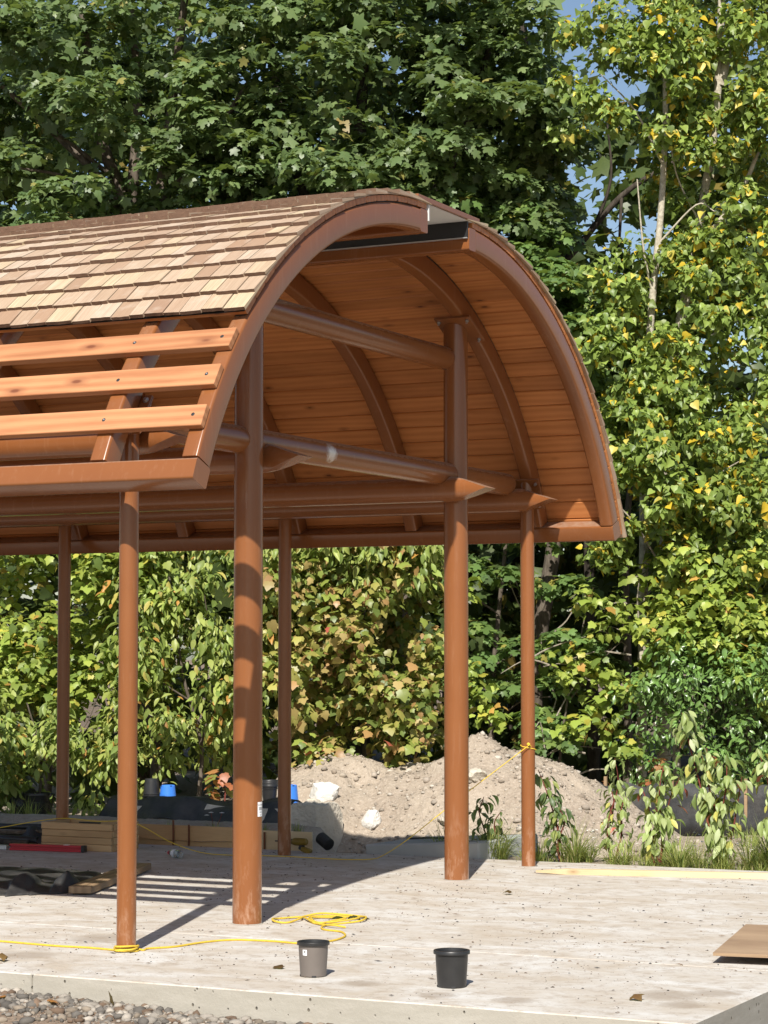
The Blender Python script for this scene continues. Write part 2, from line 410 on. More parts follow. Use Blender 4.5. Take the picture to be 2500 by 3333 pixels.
def back_h(X, Y):                                     # yard behind the slab lies lower; the spoil heap stands in it
    z = -.40 + .035 * fbm(X, Y, 1.1, 5, 21)
    z = z + .20 * np.clip((X - 6.0 - .35 * Y) / 3.5, 0, 1)
    def hump(cx, cy, rx, ry, h, p=1.0):
        q = np.sqrt(((X - cx) / rx) ** 2 + ((Y - cy) / ry) ** 2); return h * np.clip(1 - q ** 1.15, 0, 1) ** p
    m = hump(8.35, 2.85, 2.0, 1.85, 1.18, .98)
    m = np.maximum(m, hump(8.3, 2.25, 1.9, 1.60, .96, .95))
    m = np.maximum(m, hump(8.0, 4.40, 1.7, 1.7, 1.04, .75))
    m = np.maximum(m, hump(8.1, 3.55, 1.6, 1.4, .92, .8))
    rough = np.clip(m * 3, 0, 1)
    z = z + m + rough * (.13 * fbm(X, Y, 2.6, 5, 31) + .07 * np.abs(fbm(X, Y, 8, 4, 44)))
    z = z + .25 * np.clip((X - 9.6) / 3, 0, 1)
    bed = np.clip(1 - (X - 4.35) / .55, 0, 1) * np.clip((1.1 - Y) / .4, 0, 1)           # raised planting strip along the slab
    z = z * (1 - bed) + bed * (-.035 + .03 * fbm(X, Y, 4, 4, 51))
    lim = 4.8 + 2.6 * np.clip((Y - 4.2) / .8, 0, 1)                                     # made-up ground behind the form board
    bed2 = np.clip((Y - 2.62) / .25, 0, 1) * np.clip(1 - (X - lim) / .4, 0, 1)
    z = z * (1 - bed2) + bed2 * (.05 + .10 * np.clip((X - 3.5) / .6, 0, 1) - .17 * np.clip((X - 4.3) / 1.9, 0, 1) + .03 * fbm(X, Y, 5, 4, 61))
    return z
tag(link('yard_ground', tex_grid('yard_ground', SX1 - .006, 14, -6, 12, 230, 400, back_h, M['mound'])), kind='structure')
tag(MB().box(13.9, 60, -40, 60, -.3, .12).build('woodland_floor', M['bed']), kind='structure')

# slab: a base with cast panels, a thin joint between each
slab = tag(MB().box(SX0 + .012, SX1 - .012, SY0 + .012, SY1, -.42, -.022).build('concrete_slab', M['concrete_side']), kind='structure')
JX = -2.10
pan = [(SX0, JX, SY0, -.055), (SX0, JX, -.055, 4.7), (SX0, JX, 4.7, SY1), (JX, SX1, SY0, 4.7), (JX, SX1, 4.7, SY1)]
for (a, b, c, e) in pan:
    g = .0035
    me = MB().box(a + (g if a > SX0 else 0), b - (g if b < SX1 else 0), c + (g if c > SY0 else 0), e - g, -.30, 0, ch=.006).mesh('slab_panel', M['concrete'])
    me.materials.append(M['concrete_side'])
    for p in me.polygons:
        if p.normal.z < .6: p.material_index = 1
    link('slab_panel', me, slab)

# =================================================================== PAVILION
XA, XB, XC, XD = -2.987, -1.476, 1.730, 2.986
YI = .065; FR = [0.0, 2.278, 4.578, 6.86]
RIBY = [-.628, -.008, 1.147, 2.275, 3.42, 4.57, 5.715, 6.86, 7.48]
Y0, Y1 = -.684, 7.536
CX = {-1: -.400, 1: .349}; CZ = 1.537; RO, RI = 3.217, 3.062
RS, RB = .0572, .0944
pav = thing('pavilion', 'open barrel-roofed pavilion of brown steel with cedar shingles, unfinished slatted left eave', 'pavilion', (0, 3.4, 0))
def pol(s, a, r): return Vector((CX[s] + r * math.sin(a), 0, CZ + r * math.cos(a)))
def frame(s, a, r, y=0.0):                             # x tangent, y along the roof, z outward
    P = pol(s, a, r); t = Vector((math.cos(a), 0, -math.sin(a))); n = Vector((math.sin(a), 0, math.cos(a)))
    return Matrix(((t.x, 0, n.x, P.x), (t.y, 1, n.y, y), (t.z, 0, n.z, P.z), (0, 0, 0, 1)))

def rrect(w_, h_, r, k=4):
    o = []
    for cx, cy, a0 in ((w_ / 2 - r, h_ / 2 - r, 0), (-w_ / 2 + r, h_ / 2 - r, 90), (-w_ / 2 + r, -h_ / 2 + r, 180), (w_ / 2 - r, -h_ / 2 + r, 270)):
        for i in range(k): a = R_(a0 + 90 * i / (k - 1)); o.append((cx + r * math.cos(a), cy + r * math.sin(a)))
    return o
def loft(rings, cap=True):
    vs = [p for r in rings for p in r]; n = len(rings[0]); fs = []
    for i in range(len(rings) - 1):
        for k in range(n): fs.append((i * n + k, i * n + (k + 1) % n, (i + 1) * n + (k + 1) % n, (i + 1) * n + k))
    if cap: fs += [tuple(range(n))[::-1], tuple((len(rings) - 1) * n + k for k in range(n))]
    return MB().add(vs, fs)

A_EAVE = R_(66.15)
ribme = {}
for s in (-1, 1):
    sec = rrect(RO - RI, .112, .018); A_RIDGE = R_(1.02 if s < 0 else 1.96)
    rings = []
    for i in range(49):
        a = s * (A_RIDGE + (A_EAVE - A_RIDGE) * i / 48)
        rings.append([pol(s, a, (RO + RI) / 2 + u) + Vector((0, v, 0)) for u, v in sec])
    ribme[s] = loft(rings).mesh('rib', M['steel'], 40)
    gs = rrect(.012, .07, .003, 2); rings = []
    a1 = R_(68.6) if s > 0 else R_(47.6)
    for i in range(41):
        a = s * (R_(1.2) + (a1 - R_(1.2)) * i / 40); rings.append([pol(s, a, RO + .0055 + u) + Vector((0, v, 0)) for u, v in gs])
    gk = loft(rings).mesh('gasket', M['gasket'], 40)
    for y in RIBY:
        r = link('rib', ribme[s], pav, Matrix.Translation((0, y, 0)))
        link('gasket', gk, r, Matrix.Translation((0, y - (.012 if y < 0 and y > -.1 else 0), 0)))
    # eave beam and ridge beam
    ae = s * R_(67.5); sec = rrect(.132, RO - RI, .016)
    F = frame(s, ae, (RO + RI) / 2); rings = [[F @ Vector((u, y, v)) for u, v in sec] for y in (Y0, Y1)]
    loft(rings).build('eave_beam', M['steel'], pav, 40)
    xr = s * .3985; sec = rrect(.113, .160, .016)
    loft([[Vector((xr + u, y, 4.675 + v)) for u, v in sec] for y in (Y0, Y1)]).build('ridge_beam', M['steel'], pav, 40)

# ridge cap: brown cover sheet, pale soffit, white and black side flashings
MB().box(-.514, .501, Y0 - .012, Y1 + .012, 4.806, 4.842, ch=.003).build('cap_cover', M['steel'], pav)
MB().box(-.500, .488, Y0 + .006, Y1 - .006, 4.799, 4.805).build('cap_soffit', M['white_panel'], pav)
MB().box(-.3350, -.3215, Y0 - .004, Y1, 4.685, 4.799).build('cap_flashing', M['white_panel'], pav)
cf = MB().box(.3255, .3395, Y0 + .006, Y1, 4.683, 4.798).build('cap_flashing', M['black_metal'], pav)
MB().box(.318, .342, Y0 + .008, Y1, 4.676, 4.6825).build('flashing_lip', M['alu'], cf)

# ceiling boards, split at the ribs where boards butt
def board_mesh(w_, th, L, ch=.004, mat=None, name='roof_board'):
    sec = [(-w_ / 2, th / 2), (-w_ / 2, -th / 2 + ch), (-w_ / 2 + ch, -th / 2), (w_ / 2 - ch, -th / 2), (w_ / 2, -th / 2 + ch), (w_ / 2, th / 2)]
    return loft([[Vector((u, y, v)) for u, v in sec] for y in (-L / 2, L / 2)]).mesh(name, mat)
bcache = {}
def add_board(s, a, w_, th, r, y0, y1, ch, mat, name='roof_board'):
    L = round(y1 - y0, 3); key = (round(w_, 4), th, L, name)
    if key not in bcache: bcache[key] = board_mesh(w_, th, L, ch, M[mat], name)
    return link(name, bcache[key], pav, frame(s, a, r, (y0 + y1) / 2))
bnd = [Y0 + .002, RIBY[2], RIBY[3], RIBY[4], RIBY[5], RIBY[6], Y1 - .002]
for s in (-1, 1):
    aa = [68.75 - 2.712 * k for k in range(26)] if s > 0 else [47.75 - 2.70 * k for k in range(19)]
    for k in range(len(aa) - 1):
        am = s * R_((aa[k] + aa[k + 1]) / 2); w_ = 3.241 * R_(2.70) - .0028
        cuts = sorted(random.sample(bnd[1:-1], random.choice((1, 2, 2)))); yy = [bnd[0]] + cuts + [bnd[-1]]
        for y0, y1 in zip(yy[:-1], yy[1:]):
            add_board(s, am, w_, .038, 3.2435 + random.uniform(-.0008, .0008), y0 + .0008, y1 - .0008, .008, 'ceiling')

# slats over the open strip of the left eave
hole = MB().lathe([(0, .0006), (.0105, .0006), (.0120, 0)], 16).mesh('screw_hole', M['gasket'], 30)
screw = MB().lathe([(0, .0022), (.0042, .0018), (.0055, .0006)], 10).mesh('screw_head', M['galv'], 30)
for a0, a1 in ((50.32, 52.98), (55.42, 58.12), (60.58, 63.10)):
    a = -R_((a0 + a1) / 2); w_ = 3.24 * R_(a1 - a0)
    me = MB().box(-w_ / 2, w_ / 2, Y0 + .004, Y1 - .004, -.0215, .0215, ch=.0035).mesh('slat', M['lath'])
    sl = link('slat', me, pav, frame(-1, a, RO + .0225))
    for y in RIBY:
        F = frame(-1, a, RO + .0225 + .0215, y + (.02 if y < -.5 else 0)) @ Matrix.Translation((random.uniform(-.004, .004), 0, 0))
        h_ = link('screw_hole', hole, sl, F)
        if random.random() < .6: link('screw_head', screw, h_, F @ Matrix.Translation((.003, .002, 0)))

# black felt showing under the first shingle course
rings = []
for a in np.linspace(-47.95, -30, 10):
    rings.append([pol(-1, R_(a), 3.2628) + Vector((0, Y0 + .004, 0)), pol(-1, R_(a), 3.2628) + Vector((0, Y1 - .004, 0)), pol(-1, R_(a), 3.2645) + Vector((0, Y1 - .004, 0)), pol(-1, R_(a), 3.2645) + Vector((0, Y0 + .004, 0))])
loft(rings).build('roof_felt', M['gasket'], pav)

# shingles
def shingle_verts(w_, ln, tb, th, ragged, r):
    n = 5; v = []; f = []
    for j, (u, t) in enumerate(((0, tb), (ln, th))):
        for i in range(n):
            x = -w_ / 2 + w_ * i / (n - 1); du = r.uniform(-ragged, ragged) if j == 0 else 0
            v.append((x, u + du, 0)); v.append((x, u + du * .6, t + (r.uniform(-.001, .001) if j == 0 else 0)))
    for i in range(n - 1):
        a, b = 2 * i, 2 * (i + 1); c, d_ = a + 2 * n, b + 2 * n
        f += [(a, b, b + 1, a + 1), (a + 1, b + 1, d_ + 1, c + 1), (a, c, d_, b), (c, c + 1, d_ + 1, d_)]
    f += [(0, 1, 2 * n + 1, 2 * n), (2 * n - 2, 4 * n - 2, 4 * n - 1, 2 * n - 1)]
    return v, f
shc = {}
WCL = [.082, .098, .115, .130, .146, .165, .188]
for i, w_ in enumerate(WCL):
    for k in range(3):
        v, f = shingle_verts(w_ - .004, .345, random.uniform(.019, .026), .003, .0032, random)
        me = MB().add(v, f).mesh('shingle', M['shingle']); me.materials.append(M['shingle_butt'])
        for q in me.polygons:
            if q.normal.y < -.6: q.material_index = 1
        shc[i, k] = me
def shingle_frame(s, a_b, y, dr=0, twist=0):           # x width, y up the slope, z outward
    rb_ = 3.281 + dr; Pb = pol(s, a_b, rb_); al = a_b - s * .335 / 3.28; Ph = pol(s, al, 3.2665)
    u = (Ph - Pb).normalized(); yv = Vector((0, 1, 0)); xw = yv if s > 0 else -yv
    n = xw.cross(u)
    if n.dot(Vector((math.sin(a_b), 0, math.cos(a_b)))) < 0: xw = -xw; n = xw.cross(u)
    P = Pb + Vector((0, y, 0))
    return Matrix(((xw.x, u.x, n.x, P.x), (xw.y, u.y, n.y, P.y), (xw.z, u.z, n.z, P.z), (0, 0, 0, 1))) @ Matrix.Rotation(twist, 4, 'Z')
far_v, far_f, far_t = [], [], []
cand = []
for s in (-1, 1):
    courses = [48.15 - 2.92 * k for k in range(16)] if s < 0 else [69.4 - 2.92 * k for k in range(23)]
    for ci, ab in enumerate(courses):
        y = Y0 - .018 + random.uniform(-.004, .004)
        while y < Y1 + .01:
            i = random.choices(range(7), (1, 2, 3, 3, 3, 2, 1.4))[0]
            if y + WCL[i] > Y1 + .02 and y > Y1 - .03: break
            yc = y + WCL[i] / 2
            F = shingle_frame(s, s * R_(ab + random.gauss(0, .08)), yc, random.uniform(0, .006), random.gauss(0, .007))
            pr = .448 * (F[0][3] - CAM.x) - .894 * (F[1][3] - CAM.y); dp = .894 * (F[0][3] - CAM.x) + .448 * (F[1][3] - CAM.y)
            vis = s < 0 and pr / dp > -1265 / 7394
            cand.append((vis, -ab if vis else 0, i, F)); y += WCL[i] + random.uniform(.001, .004)
near = sorted([c for c in cand if c[0]], key=lambda c: c[1])[:300]
nid = set(id(c) for c in near)
for c in cand:
    k = random.randrange(3)
    if id(c) in nid: link('shingle', shc[c[2], k], pav, c[3])
    else:
        me = shc[c[2], k]; n = len(far_v); far_v += [c[3] @ v.co for v in me.vertices]; far_f += [tuple(q + n for q in p.vertices) for p in me.polygons]
        far_t += [random.random()] * len(me.vertices)
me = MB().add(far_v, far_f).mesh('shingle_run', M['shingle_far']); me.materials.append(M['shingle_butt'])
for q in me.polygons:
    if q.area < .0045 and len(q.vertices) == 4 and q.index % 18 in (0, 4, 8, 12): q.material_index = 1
ca = me.color_attributes.new('tint', 'FLOAT_COLOR', 'POINT'); ca.data.foreach_set('color', np.repeat(np.array(far_t, np.float32), 4))
tag(link('shingle_run', me, pav), kind='stuff')

# columns, head plates, bolts
bolt_me = MB()
bolt_me.lathe([(0, -.012), (.0125, -.012), (.0135, -.010), (.0135, 0)], 6).lathe([(.019, 0), (.019, .003), (0, .003)], 14).lathe([(0, -.027), (.0075, -.027), (.0075, -.012)], 8)
bolt_me = bolt_me.mesh('bolt', M['galv'], 30)
bolt_up = MB().lathe([(0, .014), (.013, .014), (.0145, .011), (.0145, 0)], 6).lathe([(.020, 0), (.020, .003), (.012, .003)], 14).mesh('bolt', M['galv'], 30)
def column(x, y, r, name='column', seg=48):
    s = -1 if x < 0 else 1; a = math.asin((x - CX[s]) / (RI - .03)); n = Vector((math.sin(a), 0, math.cos(a)))
    P0 = pol(s, a, RI - .0265); v = []; f = []
    for k in range(seg):
        q = 2 * math.pi * k / seg; px, py = x + r * math.cos(q), y + r * math.sin(q)
        v += [(px, py, -.002), (px, py, P0.z - (px - P0.x) * n.x / n.z)]
    for k in range(seg): k2 = (k + 1) % seg; f.append((2 * k, 2 * k2, 2 * k2 + 1, 2 * k + 1))
    c = MB().add(v, f).build(name, M['steel'], pav, 40)
    hw, hy = (.165, .150) if r > .08 else (.135, .125)
    pm = MB().box(-hw, hw, -hy, hy, -.0245, -.0128, ch=.003).box(-hw, hw, -hy, hy, -.0118, -.0006, ch=.003)
    F = frame(s, a, RI, y - .03 if abs(y - YI) < .01 else y)
    pl = link('head_plate', pm.mesh('head_plate', M['steel']), c, F)
    for u in (-1, 1):
        for w_ in (-1, 1):
            B = F @ Matrix.Translation((u * (hw - .038), w_ * (hy - .030), -.0255)); link('bolt', bolt_me, pl, B)
            link('bolt', bolt_up, pl, F @ Matrix.Translation((u * (hw - .038), w_ * (hy - .030), .0)))
    # shallow mortar fillet where the post meets the slab
    MB().lathe([(r + .008, .0012), (r + .003, .003), (r - .001, .005)], 40, Matrix.Translation((x, y, 0))).build('base_grout', M['concrete_side'], c, 50)
    return c
colB = None
for y in FR:
    for x in (XA, XD): column(x, y, RS)
for y in (YI, 6.80):
    for x in (XB, XC):
        c = column(x, y, RB)
        if x == XB and y == YI: colB = c

# label stuck on the inner front post
vs, fs = [], []
aS = math.atan2(CAM.y - YI, CAM.x - XB) + R_(62); n = 7
for i in range(n):
    q = aS + (i / (n - 1) - .5) * .062 / RB
    for z in (.685, .778): vs.append((XB + (RB + .0012) * math.cos(q), YI + (RB + .0012) * math.sin(q), z))
for i in range(n - 1): fs.append((2 * i, 2 * i + 2, 2 * i + 3, 2 * i + 1))
stk = MB().add(vs, fs).build('label_sticker', M['white_sticker'], colB)
def text_mesh(txt, size):
    cu = bpy.data.curves.new('lettering', 'FONT'); cu.body = txt; cu.size = size; cu.align_x = 'CENTER'
    o = bpy.data.objects.new('tmp', cu); COL.objects.link(o); dg = bpy.context.evaluated_depsgraph_get()
    me = bpy.data.meshes.new_from_object(o.evaluated_get(dg)); bpy.data.objects.remove(o); me.materials.clear(); return me
def wrap(me, z, off=.0022):
    for v in me.vertices:
        q = aS + v.co.x / RB; v.co = (XB + (RB + off) * math.cos(q), YI + (RB + off) * math.sin(q), z + v.co.y)
    return me
me = wrap(text_mesh('SHAWNEE', .0125), .755); me.materials.append(M['ink']); link('lettering', me, stk)
b = MB()
for z, w_ in ((.741, .045), (.734, .04), (.727, .046), (.712, .03)):
    v_ = []
    for i in range(5):
        q = aS + (i / 4 - .5) * w_ / RB
        for dz in (0, .0028): v_.append((XB + (RB + .002) * math.cos(q), YI + (RB + .002) * math.sin(q), z + dz))
    b.add(v_, [(2 * i, 2 * i + 2, 2 * i + 3, 2 * i + 1) for i in range(4)])
b.build('lettering', M['ink'], stk)
me = wrap(text_mesh('B-O', .011), .692); me.materials.append(M['ink']); link('lettering', me, stk)

# round tubes: four along the roof with wedge-cut ends, two ties across the end frame
def wedge_tube(x, z, r, ya, yb, Lw=.255, seg=48):
    v = []; f = []
    for k in range(seg):
        q = 2 * math.pi * k / seg; c, s_ = math.cos(q), math.sin(q); e = Lw * abs(s_)
        v += [(x + r * c, ya + e, z + r * s_), (x + r * c, yb - e, z + r * s_)]
    for k in range(seg): k2 = (k + 1) % seg; f.append((2 * k, 2 * k + 1, 2 * k2 + 1, 2 * k2))
    h = seg // 2
    for o in (0, 1):
        f.append(tuple(2 * k + o for k in range(0, h + 1))); f.append(tuple(2 * (k % seg) + o for k in range(h, seg + 1)))
    return MB().add(v, f).build('long_tube', M['steel'], pav, 32)
wedge_tube(XA + .151, 3.005, .0955, -.28, 7.10, .285); wedge_tube(XB + .188, 3.010, .0955, -.255, 7.10, .285)
wedge_tube(XC - .188, 2.989, .0955, -.314, 7.12, .285); wedge_tube(XD - .151, 2.982, .0955, -.300, 7.12, .285)
def cross_tube(x0, x1, y, z, r, m):
    MB().tube([(x0, y, z), ((x0 + x1) / 2, y, z), (x1, y, z)], r, 40).build('tie_tube', M[m], pav, 40)
for y, m in ((YI + .035, 'steel_scuff'), (6.80, 'steel')):
    cross_tube(XA + .19, XB, y, 3.112, .0905, m); cross_tube(XB, XC, y, 3.112, .0905, m); cross_tube(XC, XD - .21, y, 3.112, .0905, m)
for y in (YI + .055, 6.80): cross_tube(XB, XC, y, 4.018, .0905, 'steel')

# =================================================================== VEGETATION
# a grid for the tree line: r runs along it, d away from the yard, h is height
TR = np.array([.4480, -.8940]); TD = np.array([.8940, .4480]); T0 = np.array([CAM.x, CAM.y])
def TW(r, d, h):
    q = T0 + TR * r + TD * d; return np.array([q[0], q[1], h])
def TWn(a): a = np.asarray(a, float); q = T0 + a[:, :1] * TR + a[:, 1:2] * TD; return np.concatenate([q, a[:, 2:3]], 1)

def tmpl(outline, mid, fold=.10, droop=.15):
    """leaf blade: outline of the right half from base to tip, mirrored; a midrib row makes the fold"""
    o = np.array(outline); n = len(o); ys = np.array(mid)
    V = [(0, y, 0) for y in ys]; 
    R = [(x, y, abs(x) * fold) for x, y in o]; L = [(-x, y, abs(x) * fold) for x, y in o]
    return V, R, L
def leaf_template(kind):
    if kind == 'maple':
        half = [(.20, -.10), (.50, .03), (.36, .19), (.56, .36), (.59, .60), (.38, .56), (.20, .60), (.22, .80)]
    elif kind == 'maplow':
        half = [(.44, -.05), (.34, .20), (.58, .55), (.22, .60)]
    elif kind == 'grape':
        half = [(.16, -.08), (.46, .04), (.44, .26), (.54, .46), (.30, .58), (.20, .76)]
    elif kind == 'poplar':
        half = [(.30, -.05), (.50, .15), (.42, .40), (.20, .72)]
    else:
        half = [(.13, .14), (.225, .38), (.19, .66), (.08, .88)]
    tip = (0, 1.0); base = (0, 0.0); c = (0, .36)
    V = [c, base] + half + [tip] + [(-x, y) for x, y in reversed(half)]
    V = np.array(V, float); z = -.16 * (V[:, 1] - .36) ** 2 + .14 * np.abs(V[:, 0]) * (1 if kind in ('oval', 'poplar') else -.5)
    n = len(V); T = [(0, i, i + 1) for i in range(1, n - 1)] + [(0, n - 1, 1)]
    if kind == 'oval':
        V[0] = (0, .45); z[0] = -.0
    V3 = np.concatenate([V, z[:, None]], 1); V3[:, 1] -= 0.0
    return V3, np.array(T)
LT = {k: leaf_template(k) for k in ('maple', 'maplow', 'grape', 'poplar', 'oval')}

def nrm(a): return a / np.maximum(np.linalg.norm(a, axis=-1, keepdims=True), 1e-9)
def make_leaves(kind, P, N, D, S, C, curl=.5):
    V3, T = LT[kind]; n = len(P)
    N = nrm(N); D = nrm(D - N * (D * N).sum(1, keepdims=True)); X = np.cross(D, N)
    cz = rng.uniform(-.8, 2.6, (n, 1))
    L = V3[None] * np.array([1, 1, 1.0]); L = np.repeat(L, n, 0); L[:, :, 2] = L[:, :, 2] * (1 + curl * cz) * 1.4
    L[:, :, 0] *= rng.uniform(.82, 1.08, (n, 1))
    W = (X[:, None] * L[:, :, :1] + D[:, None] * L[:, :, 1:2] + N[:, None] * L[:, :, 2:3]) * S[:, None, None] + P[:, None]
    k = V3.shape[0]; TT = T[None] + (np.arange(n) * k)[:, None, None]
    CC = np.repeat(C[:, None], k, 1)
    return W.reshape(-1, 3), TT.reshape(-1, 3), CC.reshape(-1, 3)

SUNV = -np.array(SUN_DIR)
def sprays(centers, a, b, n_leaf, size, kind, palette, up=.5, sunw=.45, hang=.8, jit=.5, shell=(.62, 1.05), low=-.45):
    """leaf clumps: centers (k,3) world, horizontal radius a, vertical radius b"""
    Vs, Ts, Cs = [], [], []; off = 0
    pal = np.array([p[1] for p in palette]); pw = np.array([p[0] for p in palette], float); pw /= pw.sum()
    k = len(centers); nn = np.maximum(6, (n_leaf * rng.uniform(.7, 1.3, k))).astype(int); idx = np.repeat(np.arange(k), nn); n = len(idx)
    ar = (a * rng.uniform(.7, 1.3, k))[idx][:, None]; br = (b * rng.uniform(.7, 1.3, k))[idx][:, None]
    u = nrm(rng.normal(size=(n, 3))); u[:, 2] = np.where(u[:, 2] < low, -u[:, 2], u[:, 2])
    rr = rng.uniform(shell[0], shell[1], (n, 1))
    tilt = nrm(rng.normal(size=(k, 3)))[idx] * .25
    P = centers[idx] + np.concatenate([u[:, :2] * ar, u[:, 2:] * br], 1) * rr
    P[:, 2] += (tilt[:, :2] * (P - centers[idx])[:, :2]).sum(1)
    on = nrm(u / np.concatenate([ar, ar, br], 1))
    N = on * .45 + np.array([0, 0, up]) + SUNV * sunw + rng.normal(size=(n, 3)) * jit
    D = np.concatenate([u[:, :2] * .6, np.full((n, 1), -hang)], 1) + rng.normal(size=(n, 3)) * .45
    S = size * np.clip(np.exp(rng.normal(-.02, .27, n)), .45, 1.6)
    ci = rng.choice(len(pal), n, p=pw); shade = rng.uniform(.75, 1.2, (n, 1)) * (rng.uniform(.85, 1.15, k))[idx][:, None]
    C = pal[ci] * shade
    return make_leaves(kind, P, N, D, S, C)
def cat(parts):
    V, T, C = [], [], []; o = 0
    for v, t, c in parts: V.append(v); T.append(t + o); C.append(c); o += len(v)
    return np.concatenate(V), np.concatenate(T), np.concatenate(C)

# openings between the crowns where the sky shows (r, d, h ; radii)
GAPS = [((2.32, 30, 7.10), (.50, 12, .46)), ((3.02, 30, 7.15), (.20, 12, .36)), ((1.35, 30, 6.72), (.16, 12, .2)), ((-1.55, 30, 8.05), (.2, 12, .28)), ((2.2, 30, 8.55), (.2, 12, .2))]
def free(pts):
    ok = np.ones(len(pts), bool)
    for c, r in GAPS:
        sc_ = pts[:, 1] / 26.0
        q = np.stack([(pts[:, 0] - c[0] * sc_) / r[0], np.zeros(len(pts)), ((pts[:, 2] - 1.71) - (c[2] - 1.71) * sc_) / r[2]], 1)
        ok &= (q ** 2).sum(1) > 1
    return ok
def ell(c, rad, n, front=.6):
    """points through an ellipsoid in tree-line coordinates, more of them towards its near and upper side"""
    o = []
    while len(o) < n:
        p = rng.uniform(-1, 1, (n * 3, 3)); q = (p ** 2).sum(1); p = p[(q < 1)]; q = np.sqrt((p ** 2).sum(1))
        keep = rng.random(len(p)) < (.25 + .75 * np.clip(q * .9 - p[:, 1] * front * .5, 0, 1)); p = p[keep]
        o += list(np.array(c) + p * np.array(rad))
    return np.array(o[:n])

G_MAPLE = [(5, (0.114, 0.176, 0.065)), (4, (0.143, 0.208, 0.078)), (2, (0.182, 0.247, 0.094)), (2, (0.081, 0.137, 0.052)), (0.2, (0.338, 0.312, 0.091))]
G_MAPLE2 = [(5, (0.104, 0.182, 0.058)), (4, (0.137, 0.234, 0.065)), (2, (0.208, 0.305, 0.078)), (0.3, (0.364, 0.325, 0.078))]
G_POP = [(5, (0.218, 0.305, 0.063)), (4, (0.276, 0.368, 0.078)), (2, (0.144, 0.218, 0.052)), (1.0, (0.68, 0.483, 0.04)), (0.5, (0.68, 0.575, 0.115))]
G_YEL = [(5, (0.293, 0.385, 0.069)), (4, (0.38, 0.454, 0.086)), (2.2, (0.184, 0.27, 0.057)), (1.0, (0.529, 0.494, 0.081)), (0.3, (0.552, 0.322, 0.081))]
G_CHER = [(5, (0.28, 0.364, 0.084)), (4, (0.37, 0.426, 0.112)), (2, (0.179, 0.252, 0.062)), (0.8, (0.493, 0.426, 0.112)), (0.25, (0.538, 0.269, 0.067))]
G_GRAPE = [(4, (0.259, 0.314, 0.066)), (4, (0.385, 0.358, 0.094)), (2.6, (0.484, 0.363, 0.138)), (1.5, (0.418, 0.242, 0.099)), (2, (0.154, 0.215, 0.055)), (0.05, (0.462, 0.099, 0.077))]
G_GLOSS = [(5, (0.138, 0.254, 0.065)), (4, (0.181, 0.312, 0.08)), (2, (0.102, 0.189, 0.055))]
G_BACK_SHADE = [(5, (.055, .090, .028)), (3, (.080, .115, .035)), (.6, (.22, .16, .04))]  # leaf colours darkened to paint in the shade deep in the wood

def limb(mb, pts, r0, r1, seg=8):
    P = smooth_path([TW(*p) for p in pts], 5); n = len(P); mb.tube(P, [r0 + (r1 - r0) * (i / (n - 1)) ** .8 for i in range(n)], seg)
def twigs(mb, pts_world, root_fn, r=.006, seg=4):
    for p in pts_world:
        p = Vector(p); q = Vector(root_fn(p)); m = (p + q) / 2 + Vector((random.uniform(-.1, .1), random.uniform(-.1, .1), random.uniform(-.02, .16)))
        mb.tube(smooth_path([q, m, p], 3), [r * 2.0 - r * 1.5 * i / 6 for i in range(7)], seg, False)

def tree(name, label, base, trunk, limbs, bark, crown_parts, leafmat='leaf', group=None, tw=None):
    """trunk: [(pts, r0, r1)], limbs the same; crown_parts: list of make_leaves results"""
    t = thing(name, label, 'tree' if 'shrub' not in name and 'vine' not in name else ('vine' if 'vine' in name else 'shrub'), tuple(TW(*base)), group)
    mb = MB()
    for pts, r0, r1 in trunk: limb(mb, pts, r0, r1, 12)
    mb.build('trunk', M[bark], t, 60)
    if limbs:
        for pts, r0, r1 in limbs:
            lb = MB(); limb(lb, pts, r0, r1, 7); lb.build('limb', M[bark], t, 60)
    V, T, C = cat(crown_parts)
    link('crown', np_mesh('crown', V, T, M[leafmat], C), t)
    return t

def S(cent, a, b, n, size, kind, pal, gap=True, **kw):
    c = np.asarray(cent, float)
    if gap: c = c[free(c)]
    return sprays(TWn(c), a, b, n, size, kind, pal, **kw)

